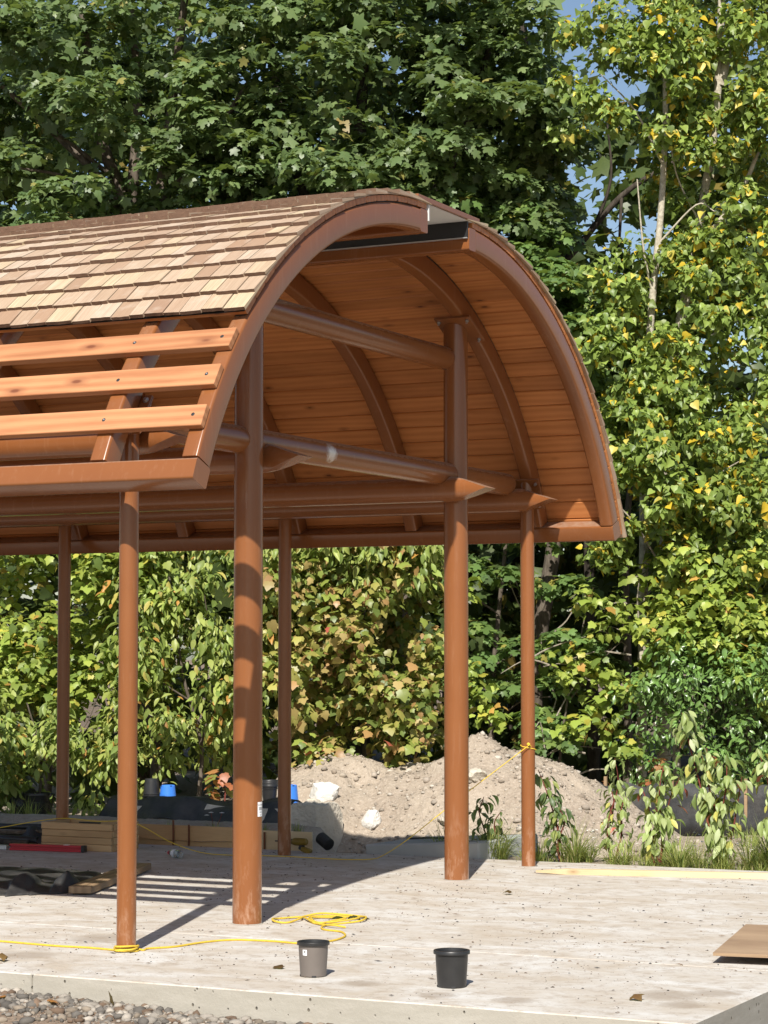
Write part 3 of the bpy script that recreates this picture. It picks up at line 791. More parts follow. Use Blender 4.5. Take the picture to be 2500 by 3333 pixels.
# --- three big maples (dark green, layered sprays)
def maple_crown(c, rad, nf, nb, pal, leaf=.106, a=.46, b=.23):
    front = ell(c, rad, nf, .9); back = ell((c[0], c[1] + .6, c[2]), (rad[0] * .9, rad[1], rad[2] * .9), nb, .2)
    hi = front[:, 2] > 9.6
    return [S(front[~hi], a, b, 152, leaf, 'maple', pal), S(front[hi], a * 1.3, b * 1.5, 40, leaf * 1.7, 'maplow', pal), S(back, a * 1.1, b * 1.3, 60, leaf * 1.2, 'maplow', pal, jit=.8, shell=(.3, 1.1), low=-1)]
tree('maple_tree', 'many-stemmed dark green maple behind the shingled slope of the roof', (-3.0, 28.4, -.1),
     [([(-3.0, 28.4, -.1), (-2.95, 28.4, 2.5), (-3.0, 28.4, 5.0), (-3.15, 28.3, 6.9)], .24, .15)],
     [([(-3.1, 28.3, 6.2), (-3.25, 28.2, 7.3), (-3.6, 28.1, 8.4), (-3.8, 28, 10)], .12, .05), ([(-3.1, 28.3, 6.0), (-2.85, 28.2, 7.2), (-2.72, 28.2, 8.2), (-2.5, 28.1, 10)], .11, .05),
      ([(-3.12, 28.3, 6.9), (-3.5, 28.0, 7.6), (-4.2, 27.9, 8.3), (-5, 27.8, 9)], .08, .03), ([(-3.3, 28.2, 7.1), (-3.9, 27.8, 7.6), (-4.5, 27.6, 7.7)], .045, .015), ([(-3.4, 28.1, 7.7), (-3.9, 27.7, 8.05), (-4.1, 27.5, 8.1)], .035, .012),
      ([(-2.9, 28.2, 7.3), (-2.3, 28.0, 7.9), (-1.7, 27.8, 8.8)], .07, .03), ([(-3.2, 28.3, 7.2), (-3.1, 28.2, 8.6), (-3.2, 28.1, 10.2)], .09, .04)],
     'bark_mid', maple_crown((-3.2, 28.2, 7.9), (2.4, 1.9, 3.3), 108, 80, G_MAPLE))
tree('maple_tree', 'broad dark green maple filling the space above the roof ridge', (-.4, 28.6, -.1),
     [([(-.4, 28.6, -.1), (-.45, 28.6, 3), (-.5, 28.5, 5.6), (-.35, 28.4, 7.2)], .26, .14)],
     [([(-.45, 28.5, 6), (-.9, 28.2, 7.2), (-1.3, 28.0, 8.6), (-1.5, 28, 10)], .11, .04), ([(-.4, 28.4, 6.4), (.25, 28.0, 7.0), (.9, 27.8, 7.9), (1.3, 27.6, 9.2)], .10, .04), ([(-.4, 28.4, 7), (-.3, 28.3, 8.4), (-.2, 28.2, 10)], .12, .05),
      ([(-.5, 28.4, 5.6), (.2, 27.8, 6.4), (1.0, 27.4, 6.7)], .07, .03)],
     'bark_dark', maple_crown((-.1, 28.0, 8.1), (2.5, 1.9, 3.3), 120, 70, G_MAPLE))
tree('maple_tree', 'tall dark maple beside the gap of blue sky, bare lower trunk showing', (1.75, 29.6, -.1),
     [([(1.75, 29.6, -.1), (1.8, 29.6, 3), (1.88, 29.5, 5.8), (1.95, 29.5, 7.6), (1.8, 29.4, 10)], .17, .08)],
     [([(1.9, 29.5, 6.6), (2.4, 29.4, 6.9), (3.1, 29.3, 7.7), (3.9, 29.2, 8.2)], .062, .03), ([(2.3, 29.4, 6.85), (2.32, 29.3, 7.6), (2.25, 29.3, 8.3)], .03, .012), ([(2.75, 29.35, 7.3), (2.95, 29.2, 7.9), (2.9, 29.1, 8.6)], .03, .012),
      ([(1.9, 29.5, 7.2), (1.3, 29, 8), (.9, 28.7, 9)], .08, .03), ([(1.9, 29.5, 6.2), (2.1, 29.2, 5.8), (2.9, 28.9, 5.9)], .06, .02), ([(3.1, 29.3, 7.7), (3.05, 29.2, 7.0), (3.0, 29.1, 6.6)], .025, .01)],
     'bark_dark', maple_crown((1.45, 28.6, 8.9), (1.05, 1.5, 2.6), 52, 34, G_MAPLE, .104, .40, .22) + maple_crown((1.25, 27.4, 5.6), (1.25, 1.2, 1.9), 40, 26, G_MAPLE2, .102, .40, .20))
tree('maple_tree', 'younger mid-green maple between the curved gable and the pale trunks', (2.55, 27.6, -.1),
     [([(2.55, 27.6, -.1), (2.5, 27.6, 2.5), (2.45, 27.5, 4.6), (2.4, 27.4, 6.2)], .09, .03)],
     [([(2.48, 27.5, 4.2), (2.0, 27.2, 5), (1.6, 27, 5.7)], .035, .012), ([(2.45, 27.5, 4.8), (2.8, 27.2, 5.5), (2.9, 27.1, 6.1)], .03, .012)],
     'bark_dark', maple_crown((2.1, 27.0, 5.35), (.95, .9, 1.25), 40, 22, G_MAPLE2, .100, .36, .18))

# --- cottonwoods with pale stems and yellowing leaves
def pop_crown(c, rad, nf, pal=G_POP, leaf=.080, a=.25, b=.20, n=100):
    p = ell(c, rad, nf, .7); return [S(p, a, b, n, leaf, 'poplar', pal, up=.25, sunw=.6, hang=1.0, jit=.55, shell=(.25, 1.1), low=-1)]
tree('cottonwood_tree', 'slender cottonwood with a straight pale stem and yellow-flecked leaves', (2.95, 26.2, -.1),
     [([(2.95, 26.2, -.1), (3.0, 26.2, 3), (3.02, 26.2, 4.4), (3.12, 26.15, 5.9), (3.22, 26.1, 6.9), (3.28, 26.1, 8.2), (3.25, 26, 10)], .062, .028)],
     [([(3.12, 26.15, 5.9), (3.0, 26.0, 6.4), (2.92, 25.9, 7.2)], .018, .008), ([(3.25, 26.1, 7.4), (2.9, 25.9, 8.0), (2.5, 25.8, 8.4)], .018, .006), ([(3.2, 26.1, 6.5), (3.6, 25.9, 6.9), (3.8, 25.8, 6.8)], .015, .006)],
     'bark_pale', pop_crown((2.9, 26.1, 8.5), (1.0, .9, 1.6), 58) + pop_crown((2.9, 26.0, 5.2), (.8, .8, 1.2), 38))
tree('cottonwood_tree', 'cottonwood with a thick pale forking stem leaning to the right', (3.25, 26.6, -.1),
     [([(3.25, 26.6, -.1), (3.3, 26.6, 3), (3.32, 26.5, 4.6), (3.55, 26.4, 6.0), (3.72, 26.4, 6.9), (3.9, 26.3, 8.1), (4.0, 26.3, 10)], .085, .04)],
     [([(3.66, 26.4, 6.5), (3.9, 26.2, 6.75), (4.2, 26.1, 7.2), (4.5, 26, 8)], .045, .02), ([(3.95, 26.3, 8.4), (4.15, 26.2, 9.2), (4.4, 26.2, 10)], .06, .03), ([(3.7, 26.4, 6.8), (3.4, 26.1, 7.3), (3.3, 26, 7.9)], .015, .006), ([(3.4, 26.5, 4.9), (3.9, 26.2, 5.5), (4.3, 26, 5.6)], .03, .01)],
     'bark_pale', pop_crown((4.1, 26.4, 8.2), (1.05, 1.0, 2.3), 84) + pop_crown((3.8, 26.3, 5.2), (1.1, .9, 1.6), 64))
tree('cottonwood_tree', 'leafy cottonwood sapling crowding the right eave corner', (3.3, 25.6, -.1),
     [([(3.3, 25.6, -.1), (3.25, 25.6, 1.6), (3.2, 25.6, 3.4), (3.1, 25.6, 4.6)], .05, .02)],
     [([(3.2, 25.6, 2.6), (2.8, 25.4, 3.2), (2.4, 25.3, 3.6)], .018, .006), ([(3.2, 25.6, 3.2), (3.7, 25.4, 3.7), (4.0, 25.3, 3.9)], .018, .006)],
     'twig', pop_crown((2.95, 25.4, 3.7), (.95, .7, 1.15), 48) + pop_crown((3.9, 25.6, 3.3), (.8, .7, 1.2), 36))

# --- understorey along the yard
def shrub(name, label, base, stems, crown, bark='bark_mid', leafmat='leaf', group=None):
    return tree(name, label, base, stems[:1], stems[1:], bark, crown, leafmat, group)
def box_pts(r0, r1, d0, d1, h0, h1, n): return np.stack([rng.uniform(r0, r1, n), rng.uniform(d0, d1, n), rng.uniform(h0, h1, n)], 1)
def arch(r0, r1, d0, d1, top, bot, n):
    """points under an uneven outline; denser near the face"""
    r = rng.uniform(r0, r1, n); h = bot + (top - bot) * rng.random(n) ** .8; return np.stack([r, d0 + (d1 - d0) * rng.random(n) ** 1.6, h], 1)
shrub('wild_grape_vine', 'bright yellow-green vine curtain behind the left rear post', (-3.7, 26.4, -.1),
      [([(-3.7, 26.4, -.1), (-3.72, 26.3, 1.0), (-3.6, 26.2, 2.4)], .035, .015), ([(-3.65, 26.3, 1.2), (-4.2, 26, 1.9), (-4.5, 25.9, 2.4)], .015, .006), ([(-3.6, 26.3, 1.4), (-3.1, 26, 2.0), (-2.8, 25.9, 2.2)], .015, .006)],
      [S(arch(-4.6, -2.5, 25.2, 26.8, 3.5, .9, 62), .32, .28, 106, .092, 'grape', G_YEL, False, hang=1.1, shell=(.2, 1.1), low=-1)])
shrub('cherry_shrub', 'cherry shrub of long drooping leaves left of the thick front post', (-2.2, 25.6, -.1),
      [([(-2.1, 25.6, -.1), (-2.05, 25.6, .7), (-2.25, 25.5, 1.5), (-2.4, 25.4, 2.6)], .03, .012), ([(-2.05, 25.6, .7), (-1.9, 25.5, 1.5), (-2.0, 25.3, 2.4)], .016, .006), ([(-2.15, 25.5, 1.2), (-2.6, 25.3, 1.5), (-2.9, 25.2, 1.7)], .012, .005)],
      [S(arch(-2.9, -1.2, 24.9, 26.0, 3.1, .55, 46), .30, .28, 88, .110, 'oval', G_CHER, False, up=.2, hang=1.6, jit=.45, shell=(.2, 1.1), low=-1)], 'bark_mid')
shrub('cherry_shrub', 'leafy cherry shrub behind the black nursery pots by the planter', (-3.7, 25.0, -.1),
      [([(-3.8, 25.0, -.1), (-3.75, 25, .6), (-3.9, 24.9, 1.2)], .022, .008), ([(-3.75, 25, .5), (-3.3, 24.9, .9), (-3.1, 24.8, 1.3)], .012, .005)],
      [S(arch(-4.4, -2.2, 24.6, 25.4, 1.25, .05, 34), .26, .22, 70, .106, 'oval', G_CHER, False, up=.2, hang=1.5, jit=.45, shell=(.2, 1.1), low=-1)], 'bark_mid')
shrub('wild_grape_vine', 'browning grape vine mass hanging between the thick posts', (-.3, 26.2, -.1),
      [([(-.4, 26.2, -.1), (-.45, 26.1, .9), (-.3, 26, 2.0)], .035, .012), ([(-.4, 26.1, .8), (.1, 26, 1.6), (.3, 25.9, 2.3)], .015, .006), ([(-.42, 26.1, 1.0), (-.9, 25.9, 1.7), (-1.2, 25.8, 2.2)], .015, .006)],
      [S(arch(-1.35, .75, 25.0, 26.4, 3.0, .75, 66), .30, .28, 108, .095, 'grape', G_GRAPE, False, up=.15, hang=1.2, shell=(.2, 1.1), low=-1), S(arch(-.9, .5, 25.0, 25.8, 1.2, .45, 14), .26, .24, 70, .092, 'grape', G_GRAPE, False, hang=1.3, shell=(.2, 1.1), low=-1)])
shrub('cherry_shrub', 'cherry branch of hanging leaves just under the far eave beam', (-.2, 25.4, -.1),
      [([(-.25, 26.0, -.1), (-.2, 25.9, 1.6), (-.3, 25.5, 3.0)], .03, .012), ([(-.25, 25.7, 2.2), (-.7, 25.3, 2.8), (-1.0, 25.1, 3.1)], .012, .005), ([(-.25, 25.6, 2.4), (.2, 25.2, 2.9), (.5, 25, 3.0)], .012, .005)],
      [S(arch(-1.2, .7, 24.9, 25.6, 3.35, 2.45, 26), .28, .22, 76, .112, 'oval', G_CHER, False, up=.2, hang=1.7, jit=.45, shell=(.2, 1.1), low=-1)])
tree('maple_sapling', 'shaded maple sapling between the thick right post and the slim one', (1.25, 26.8, -.1),
     [([(1.25, 26.8, -.1), (1.28, 26.8, 1.4), (1.45, 26.7, 3.2)], .05, .02)],
     [([(1.27, 26.8, .9), (1.6, 26.3, 1.2), (1.9, 25.9, 1.25)], .015, .006), ([(1.3, 26.8, 1.6), (1.8, 26.4, 1.9), (2.1, 26.1, 2.0)], .015, .006), ([(1.35, 26.7, 2.2), (.9, 26.4, 2.5), (.7, 26.3, 2.7)], .015, .006)],
     'bark_mid', [S(np.array([(1.75, 25.9, .95), (1.9, 25.8, .75), (2.15, 25.9, 1.85), (1.6, 26.0, 1.75), (1.0, 26.2, 2.0), (.95, 26.4, 2.7), (1.5, 26.2, 2.55), (2.2, 26.2, 2.5), (1.85, 26.1, 1.35), (1.3, 26.4, 1.35), (1.05, 26.3, 1.55), (2.4, 26.3, 1.6), (1.7, 26.4, 3.0), (2.25, 26.5, 3.1), (1.2, 26.6, 3.2)]), .36, .19, 84, .108, 'maple', G_MAPLE2, False, low=-.3)])
shrub('wild_grape_vine', 'yellowing vine clinging round the dark trunk right of the slim post', (2.0, 26.0, -.1),
      [([(1.95, 26.0, -.1), (2.05, 25.9, 1.0), (2.3, 25.9, 2.2)], .02, .008), ([(2.1, 25.9, 1.2), (2.5, 25.7, 1.7), (2.7, 25.6, 1.9)], .01, .005)],
      [S(np.array([(2.15, 25.6, 1.72), (2.35, 25.6, 1.60), (2.5, 25.6, 1.45), (2.45, 25.7, 1.2), (2.05, 25.7, 1.5), (2.55, 25.7, .95), (.95, 25.8, 1.55), (1.1, 25.7, 1.3), (1.25, 25.7, 1.05), (.85, 25.9, 2.45), (2.7, 25.6, 2.3), (2.9, 25.5, 2.0), (2.5, 25.5, 2.1), (3.0, 25.5, 1.55), (2.75, 25.5, 1.35), (2.3, 25.6, 2.35), (2.9, 25.6, 2.65), (2.2, 25.5, 1.0), (2.7, 25.4, .7), (3.2, 25.5, 2.3)]), .24, .20, 50, .095, 'grape', G_YEL, False, hang=1.2, shell=(.2, 1.1), low=-1)])
shrub('wild_grape_vine', 'sunlit yellow vine spilling down at the right behind the shrubs', (4.2, 26.0, -.1),
      [([(4.2, 26.0, -.1), (4.1, 25.9, 1.4), (3.9, 25.8, 2.8)], .03, .012), ([(4.1, 25.9, 1.5), (3.6, 25.6, 2.2), (3.3, 25.5, 2.5)], .012, .005)],
      [S(arch(3.1, 4.6, 25.0, 26.0, 3.1, 1.75, 42), .30, .26, 86, .088, 'grape', G_YEL, False, hang=1.2, shell=(.2, 1.1), low=-1), S(arch(3.9, 4.7, 24.8, 25.8, 2.3, 1.2, 16), .26, .26, 70, .088, 'grape', G_YEL, False, hang=1.2, shell=(.2, 1.1), low=-1)])
shrub('privet_shrub', 'dense glossy green shrub above the black silt fence', (3.9, 25.6, -.1),
      [([(3.9, 25.6, -.1), (3.85, 25.5, .8), (3.7, 25.4, 1.6)], .03, .012), ([(3.88, 25.5, .6), (3.3, 25.3, 1.0), (3.0, 25.2, 1.3)], .012, .005), ([(3.88, 25.5, .7), (4.3, 25.3, 1.1), (4.5, 25.2, 1.4)], .012, .005)],
      [S(arch(2.75, 4.7, 24.7, 26.0, 1.9, .25, 60), .26, .22, 90, .080, 'oval', G_GLOSS, False, up=.4, hang=.7, shell=(.2, 1.1), low=-1)], 'bark_dark', 'leaf_gloss')

for (r, d, h, lab) in ((-1.78, 24.9, .42, 'reddened creeper leaves low behind the blue pail'), (-.95, 25.0, .35, 'orange-red creeper at the left foot of the spoil heap'), (2.35, 25.4, .28, 'small red creeper at the right foot of the spoil heap'), (3.0, 24.9, .55, 'single reddened spray above the silt fence')):
    shrub('creeper_vine', lab, (r, d, -.2), [([(r, d, -.25), (r + .05, d, h * .5), (r, d, h)], .012, .005)],
          [S(np.array([(r, d, h), (r + .12, d - .05, h - .14), (r - .1, d, h - .2)]), .13, .11, 9, .10, 'grape', [(3, (.42, .13, .06)), (2, (.46, .22, .08)), (2, (.26, .28, .07)), (1, (.36, .07, .06))], False, hang=1.4, shell=(.2, 1.1), low=-1)], 'stem_red')
# --- pale bare twigs tangled in the shade
tg = MB()
for i in range(46):
    r = random.uniform(1.5, 3.6); h = random.uniform(-.0, 2.6); p = [(r, random.uniform(25.5, 26.6), h)]; dr = random.uniform(-.35, .35); dh = random.uniform(.05, .45)
    for k in range(3): p.append((p[-1][0] + dr * random.uniform(.4, 1.2) + random.uniform(-.1, .1), p[-1][1] + random.uniform(-.1, .1), p[-1][2] + dh * random.uniform(.2, 1.1) - .08 * k))
    q = smooth_path([TW(*x) for x in p], 3); n = len(q); tg.tube(q, [.011 - .008 * j / (n - 1) for j in range(n)], 5, False)
tag(tg.build('bare_twigs', M['twig']), 'tangle of pale bare twigs in the dark thicket behind the spoil heap', 'twigs', kind='stuff')

# --- the wood behind: a second row of trees, coarse, part of their shade put into the leaf colour
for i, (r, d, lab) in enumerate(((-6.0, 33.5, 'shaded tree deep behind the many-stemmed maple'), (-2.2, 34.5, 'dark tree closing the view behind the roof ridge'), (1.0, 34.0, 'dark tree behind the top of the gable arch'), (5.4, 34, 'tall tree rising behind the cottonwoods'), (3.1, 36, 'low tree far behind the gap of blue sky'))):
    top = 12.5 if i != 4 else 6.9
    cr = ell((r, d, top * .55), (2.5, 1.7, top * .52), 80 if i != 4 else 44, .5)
    tree('broadleaf_tree', lab, (r, d, 0), [([(r, d, 0), (r + .1, d, 3), (r - .1, d, 6 if i != 4 else 5)], .22, .08)], [], 'bark_dark', [S(cr, .75, .55, 62, .26, 'maplow', G_BACK_SHADE, True, jit=.9, shell=(.2, 1.1), low=-1)], group='trees of the second row')
for i in range(7):                                     # thin dark stems in the thicket
    r = (-4.0, -2.7, -1.2, .3, 1.85, 2.9, 3.5)[i]; rr = (.05, .07, .06, .05, .13, .06, .05)[i]
    P = smooth_path([TW(r, 27.2, -.1), TW(r + random.uniform(-.1, .1), 27.2, 1.4), TW(r + random.uniform(-.1, .25), 27.1, 3.2), TW(r + .2, 27.1, 4.8)], 5)
    o = MB().tube(P, [rr * (1 - .5 * k / (len(P) - 1)) for k in range(len(P))], 9).build('tree_trunk', M['bark_mid'], None, 60)
    tag(o, ('slim bare trunk behind the leftmost vine curtain', 'dark trunk behind the cherry shrub left of the thick post', 'bare trunk between the cherry shrub and the browning vine', 'thin bare trunk behind the browning grape vine', 'thick leaning trunk in the shade right of the slim post', 'bare trunk behind the glossy shrub, near the thick trunk', 'slim bare trunk in the shade of the pale-stemmed trees')[i], 'tree trunk', 'bare trunks in the thicket')
V, T, C = S(np.concatenate([arch(-6.5, 7, 27.8, 31, 4.6, -.1, 260), arch(-9, 10, 33, 40, 6.0, -.1, 150)]), .62, .5, 44, .21, 'maplow', G_BACK_SHADE, False, jit=.9, shell=(.2, 1.1), low=-1)  # undergrowth takes the same leaf colours with shade painted in
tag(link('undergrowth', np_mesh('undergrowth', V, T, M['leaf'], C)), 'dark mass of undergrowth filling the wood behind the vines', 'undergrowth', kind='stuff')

# =================================================================== PLANTING BED
OV = [(5, (0.312, 0.394, 0.131)), (4, (0.413, 0.481, 0.213)), (2, (0.188, 0.263, 0.075)), (1, (0.525, 0.5, 0.125)), (0.2, (0.525, 0.15, 0.112))]
def dogwood(base, tops, label, leaf=.105, dens=15, pal=OV, z0=-.05):
    t = thing('dogwood_shrub', label, 'shrub', (base[0], base[1], z0), 'dogwoods along the slab edge'); P, N, D = [], [], []
    for k, tp in enumerate(tops):
        b0 = Vector((base[0] + random.uniform(-.06, .06), base[1] + random.uniform(-.06, .06), z0)); tp = Vector(tp)
        path = smooth_path([b0, b0.lerp(tp, .35) + Vector((random.uniform(-.04, .04), random.uniform(-.04, .04), .02)), b0.lerp(tp, .7) + Vector((random.uniform(-.04, .04), random.uniform(-.04, .04), .03)), tp], 6)
        n = len(path); MB().tube(path, [.010 - .007 * i / (n - 1) for i in range(n)], 6).build('stem', M['stem_red'], t, 60)
        L = (tp - b0).length; nl = int(L * dens * 4.2)
        for i in range(nl):
            f = (.16 + .86 * random.random()) * (n - 1); f = min(f, n - 1.01); q = path[int(f)].lerp(path[int(f) + 1], f % 1)
            an = random.uniform(0, 2 * math.pi); o = Vector((math.cos(an), math.sin(an), 0)); rad = random.uniform(.01, .10)
            P.append(q + o * rad + Vector((0, 0, random.uniform(-.01, .03)))); D.append(o * .55 + Vector((0, 0, -1.0)) + Vector((random.gauss(0, .3), random.gauss(0, .3), 0)))
            N.append(o * .9 + Vector((0, 0, .35)) + Vector(SUNV) * .5 + Vector((random.gauss(0, .35), random.gauss(0, .35), random.gauss(0, .35))))
    n = len(P); pl = np.array([c for _, c in pal]); pw = np.array([a for a, _ in pal]); ci = rng.choice(len(pl), n, p=pw / pw.sum())
    V, T, C = make_leaves('oval', np.array(P), np.array(N), np.array(D), leaf * rng.uniform(.6, 1.2, n), pl[ci] * rng.uniform(.8, 1.2, (n, 1)), 1.0)
    link('foliage', np_mesh('foliage', V, T, M['leaf'], C), t); return t
DARK = [(4, (0.086, 0.138, 0.052)), (3, (0.127, 0.184, 0.063)), (1, (0.276, 0.31, 0.092))]
dogwood((3.78, .70), [(3.8, .76, .50), (3.75, .58, .38)], 'small dark-leaved dogwood sprig left of the slim post', .10, 13, DARK)
dogwood((3.80, .02), [(3.82, .26, .74), (3.85, .16, .55), (3.8, .06, .42)], 'leaning green dogwood close behind the slim right post', .105, 15, DARK + [(4, (.16, .22, .06))])
dogwood((4.05, -.36), [(4.05, -.35, .84), (4.1, -.28, .62), (4.0, -.5, .58)], 'slight dogwood with narrow leafy top behind the stake', .09, 15)
dogwood((3.84, -.80), [(3.84, -.86, .80), (3.8, -.68, .62), (3.9, -.98, .70), (3.85, -.78, .45)], 'bushy dogwood with a few large red and yellow leaves', .12, 13, OV[:4] + [(.5, (.40, .09, .08))])
dogwood((3.86, -1.32), [(3.86, -1.02, 1.24), (3.9, -1.22, .95), (3.82, -1.42, .88), (3.9, -1.52, .72), (3.86, -1.32, .55)], 'tallest dogwood, thickly hung with pale green leaves', .115, 17)
dogwood((3.92, -1.92), [(3.9, -1.66, .94), (3.95, -1.86, .82), (3.9, -2.04, .75), (3.8, -1.75, .4)], 'broad dogwood at the right end of the bed', .11, 16)

def blades(cx, cy, z0, n, L, spread, wd=.0065, tones=((.26, .32, .075), (.38, .41, .12), (.16, .22, .06), (.50, .45, .22))):
    V, T, C = [], [], []
    for i in range(n):
        an = random.uniform(0, 2 * math.pi); o = np.array([math.cos(an), math.sin(an), 0]); b = np.array([cx, cy, z0]) + o * random.uniform(0, .06)
        l = L * random.uniform(.5, 1.15); sp = spread * random.uniform(.15, 1.2); sd = np.array([-o[1], o[0], 0]); k = len(V); c = np.array(random.choices(tones, (4, 4, 3, 1))[0]) * random.uniform(.8, 1.2)
        for j in range(5):
            f = j / 4; p = b + o * sp * l * f ** 1.6 + np.array([0, 0, l * (f - .45 * sp * f ** 2.2)]); w_ = wd * (1 - f ** 1.5) + .0004
            V += [p - sd * w_ / 2, p + sd * w_ / 2]; C += [c, c]
        for j in range(4): T += [(k + 2 * j, k + 2 * j + 1, k + 2 * j + 3), (k + 2 * j, k + 2 * j + 3, k + 2 * j + 2)]
    return np.array(V), np.array(T), np.array(C)
gl = ['grass tuft behind the thick right post', 'large arching grass tuft between the two right posts', 'short grass tuft at the foot of the slim post', 'wide grass tuft between the leaning and slight dogwoods', 'grass tuft under the slight dogwood',
      'grass tuft between the bushy and the tallest dogwood', 'yellow-tipped grass tuft under the tallest dogwood', 'grass tuft right of the tallest dogwood', 'dense grass tuft at the bed end by the broad dogwood', 'low grass tuft at the slab edge by the bushy dogwood']
for i, (x, y, n, L) in enumerate(((3.75, 1.08, 150, .33), (3.72, .62, 230, .38), (3.66, .22, 90, .22), (3.80, -.16, 220, .36), (3.70, -.52, 110, .24), (3.72, -1.06, 150, .28), (3.74, -1.40, 130, .27), (3.95, -1.66, 200, .36), (4.0, -2.05, 240, .42), (3.66, -.86, 70, .18))):
    V, T, C = cat([blades(x + random.gauss(0, .05), y + random.gauss(0, .06), -.05, int(n * .4), L * random.uniform(.6, 1.5), 1.1, .0075) for _ in range(4)])
    o = link('grass_tuft', np_mesh('grass_tuft', V - np.array([x, y, -.05]), T, M['grass'], C), None, Matrix.Translation((x, y, -.05))); tag(o, gl[i], 'grass', 'grass tufts in the planting bed')
parts = []
for i in range(420):
    x = random.uniform(3.52, 4.5); y = random.uniform(-2.6, 1.1)
    if vnoise(np.array([x]), np.array([y]), 3.1, 77)[0] < .52: continue
    parts.append(blades(x, y, -.05, 7, random.uniform(.06, .20), 1.0, .006))
for i in range(40): parts.append(blades(random.uniform(6.4, 9.2), random.uniform(-1.5, .9), -.22, 12, random.uniform(.1, .28), .7, .009))
V, T, C = cat(parts); tag(link('ground_cover', np_mesh('ground_cover', V, T, M['grass'], C)), 'low grass and weeds across the planting bed', 'grass', kind='stuff')
# yarrow: flat white heads
V, T, C = [], [], []
for i in range(150):
    cl = random.choice(((4.25, .25), (4.3, -.15), (4.2, -.6), (4.3, -1.1), (4.15, -1.55), (4.3, .6))); x, y = cl[0] + random.gauss(0, .14), cl[1] + random.gauss(0, .16); h = random.uniform(.02, .22); r = random.uniform(.008, .02)
    k = len(V); V.append((x, y, h + .004)); C.append((.80, .79, .72))
    for j in range(7): a = j * 2 * math.pi / 7; V.append((x + r * math.cos(a), y + r * math.sin(a), h + random.uniform(-.004, .004))); C.append((.74, .74, .66))
    T += [(k, k + 1 + j, k + 1 + (j + 1) % 7) for j in range(7)]
    k = len(V); V += [(x - .002, y, h), (x + .002, y, h), (x, y + .01, -.06)]; C += [(.14, .2, .06)] * 3; T.append((k, k + 1, k + 2))
tag(link('yarrow_flowers', np_mesh('yarrow_flowers', np.array(V), np.array(T), M['flower'], np.array(C))), 'small flat white flower heads scattered behind the dogwoods', 'flowers', kind='stuff')

# silt fence on the right
pts = [TW(2.2, 25.0, 0), TW(2.9, 24.7, 0), TW(3.6, 24.5, 0), TW(4.6, 24.3, 0), TW(6, 24, 0)]
P = smooth_path(pts, 10); v = []; f = []
for i, p in enumerate(P):
    h = .36 + .03 * math.sin(i * 1.3) + random.uniform(-.01, .01); b = .03 * math.sin(i * .9)
    for j in range(5): q = j / 4; v.append((p.x + b * q + .02 * math.sin(i * 2.1 + j), p.y, -.22 + (h + .18) * q))
n = len(P)
for i in range(n - 1):
    for j in range(4): f.append((i * 5 + j, (i + 1) * 5 + j, (i + 1) * 5 + j + 1, i * 5 + j + 1))
sf = thing('silt_fence', 'low black plastic silt fence behind the dogwoods on the right', 'fence', tuple(pts[2] + np.array([0, 0, -.2])))
so = MB().add(v, f).build('fence_sheet', M['fabric'], sf, 70); so.modifiers.new('t', 'SOLIDIFY').thickness = .004
for i in (3, 13, 23, 33):
    p = P[min(i, n - 1)]; MB().box(p.x + .005, p.x + .04, p.y - .017, p.y + .017, -.3, .40, ch=.003).build('fence_post', M['plank_old'], sf)

# =================================================================== STONES AND LITTER
def ico_stones(P, S_, C, flat=.7, coarse=False):
    bm = bmesh.new()
    if coarse: bmesh.ops.create_cone(bm, cap_ends=False, segments=5, radius1=1, radius2=0.3, depth=1.2)
    else: bmesh.ops.create_icosphere(bm, subdivisions=1, radius=1)
    bmesh.ops.triangulate(bm, faces=bm.faces[:]); bv = np.array([v.co[:] for v in bm.verts]); bv = np.sign(bv) * np.abs(bv) ** .8; bf = np.array([[v.index for v in q.verts] for q in bm.faces]); bm.free()
    n = len(P); k = len(bv); B = np.repeat(bv[None], n, 0) * (1 + rng.uniform(-.28, .28, (n, k, 1))) * np.stack([rng.uniform(.7, 1.3, n), rng.uniform(.7, 1.3, n), np.full(n, flat) * rng.uniform(.7, 1.3, n)], 1)[:, None]
    a = rng.uniform(0, 6.28, n); c, s_ = np.cos(a)[:, None], np.sin(a)[:, None]
    X = B[:, :, 0] * c - B[:, :, 1] * s_; Y = B[:, :, 0] * s_ + B[:, :, 1] * c; W = np.stack([X, Y, B[:, :, 2]], -1) * S_[:, None, None] + P[:, None]
    return W.reshape(-1, 3), (bf[None] + (np.arange(n) * k)[:, None, None]).reshape(-1, 3), np.repeat(C[:, None], k, 1).reshape(-1, 3)
GREY = np.array([(.26, .25, .235), (.36, .345, .325), (.16, .155, .15), (.30, .265, .225), (.46, .44, .41), (.22, .16, .12)])
n = 6500; Y_ = rng.uniform(-3.0, 1.6, n); X_ = SX0 - .012 - np.abs(rng.normal(0, .17, n)) * np.clip(.8 + (Y_ + 1.8) * .15, .5, 1.3); Z_ = front_h(X_, Y_)
ss = rng.gamma(2.0, .0052, n).clip(.004, .034); V, T, C = ico_stones(np.stack([X_, Y_, Z_ + ss * .3], 1), ss, GREY[rng.integers(0, 6, n)] * np.array([.86, .80, .72]) * rng.uniform(.6, 1.05, (n, 1)))
tag(link('gravel', np_mesh('gravel', V, T, M['stone'], C)), 'loose grey gravel banked against the front edge of the slab', 'gravel', kind='stuff')
n = 900; X_ = rng.uniform(-4.0, -1.5, n); Y_ = SY0 - .012 - np.abs(rng.normal(0, .45, n)); Z_ = side_h(X_, Y_); ss = rng.gamma(3.0, .006, n).clip(.005, .04)
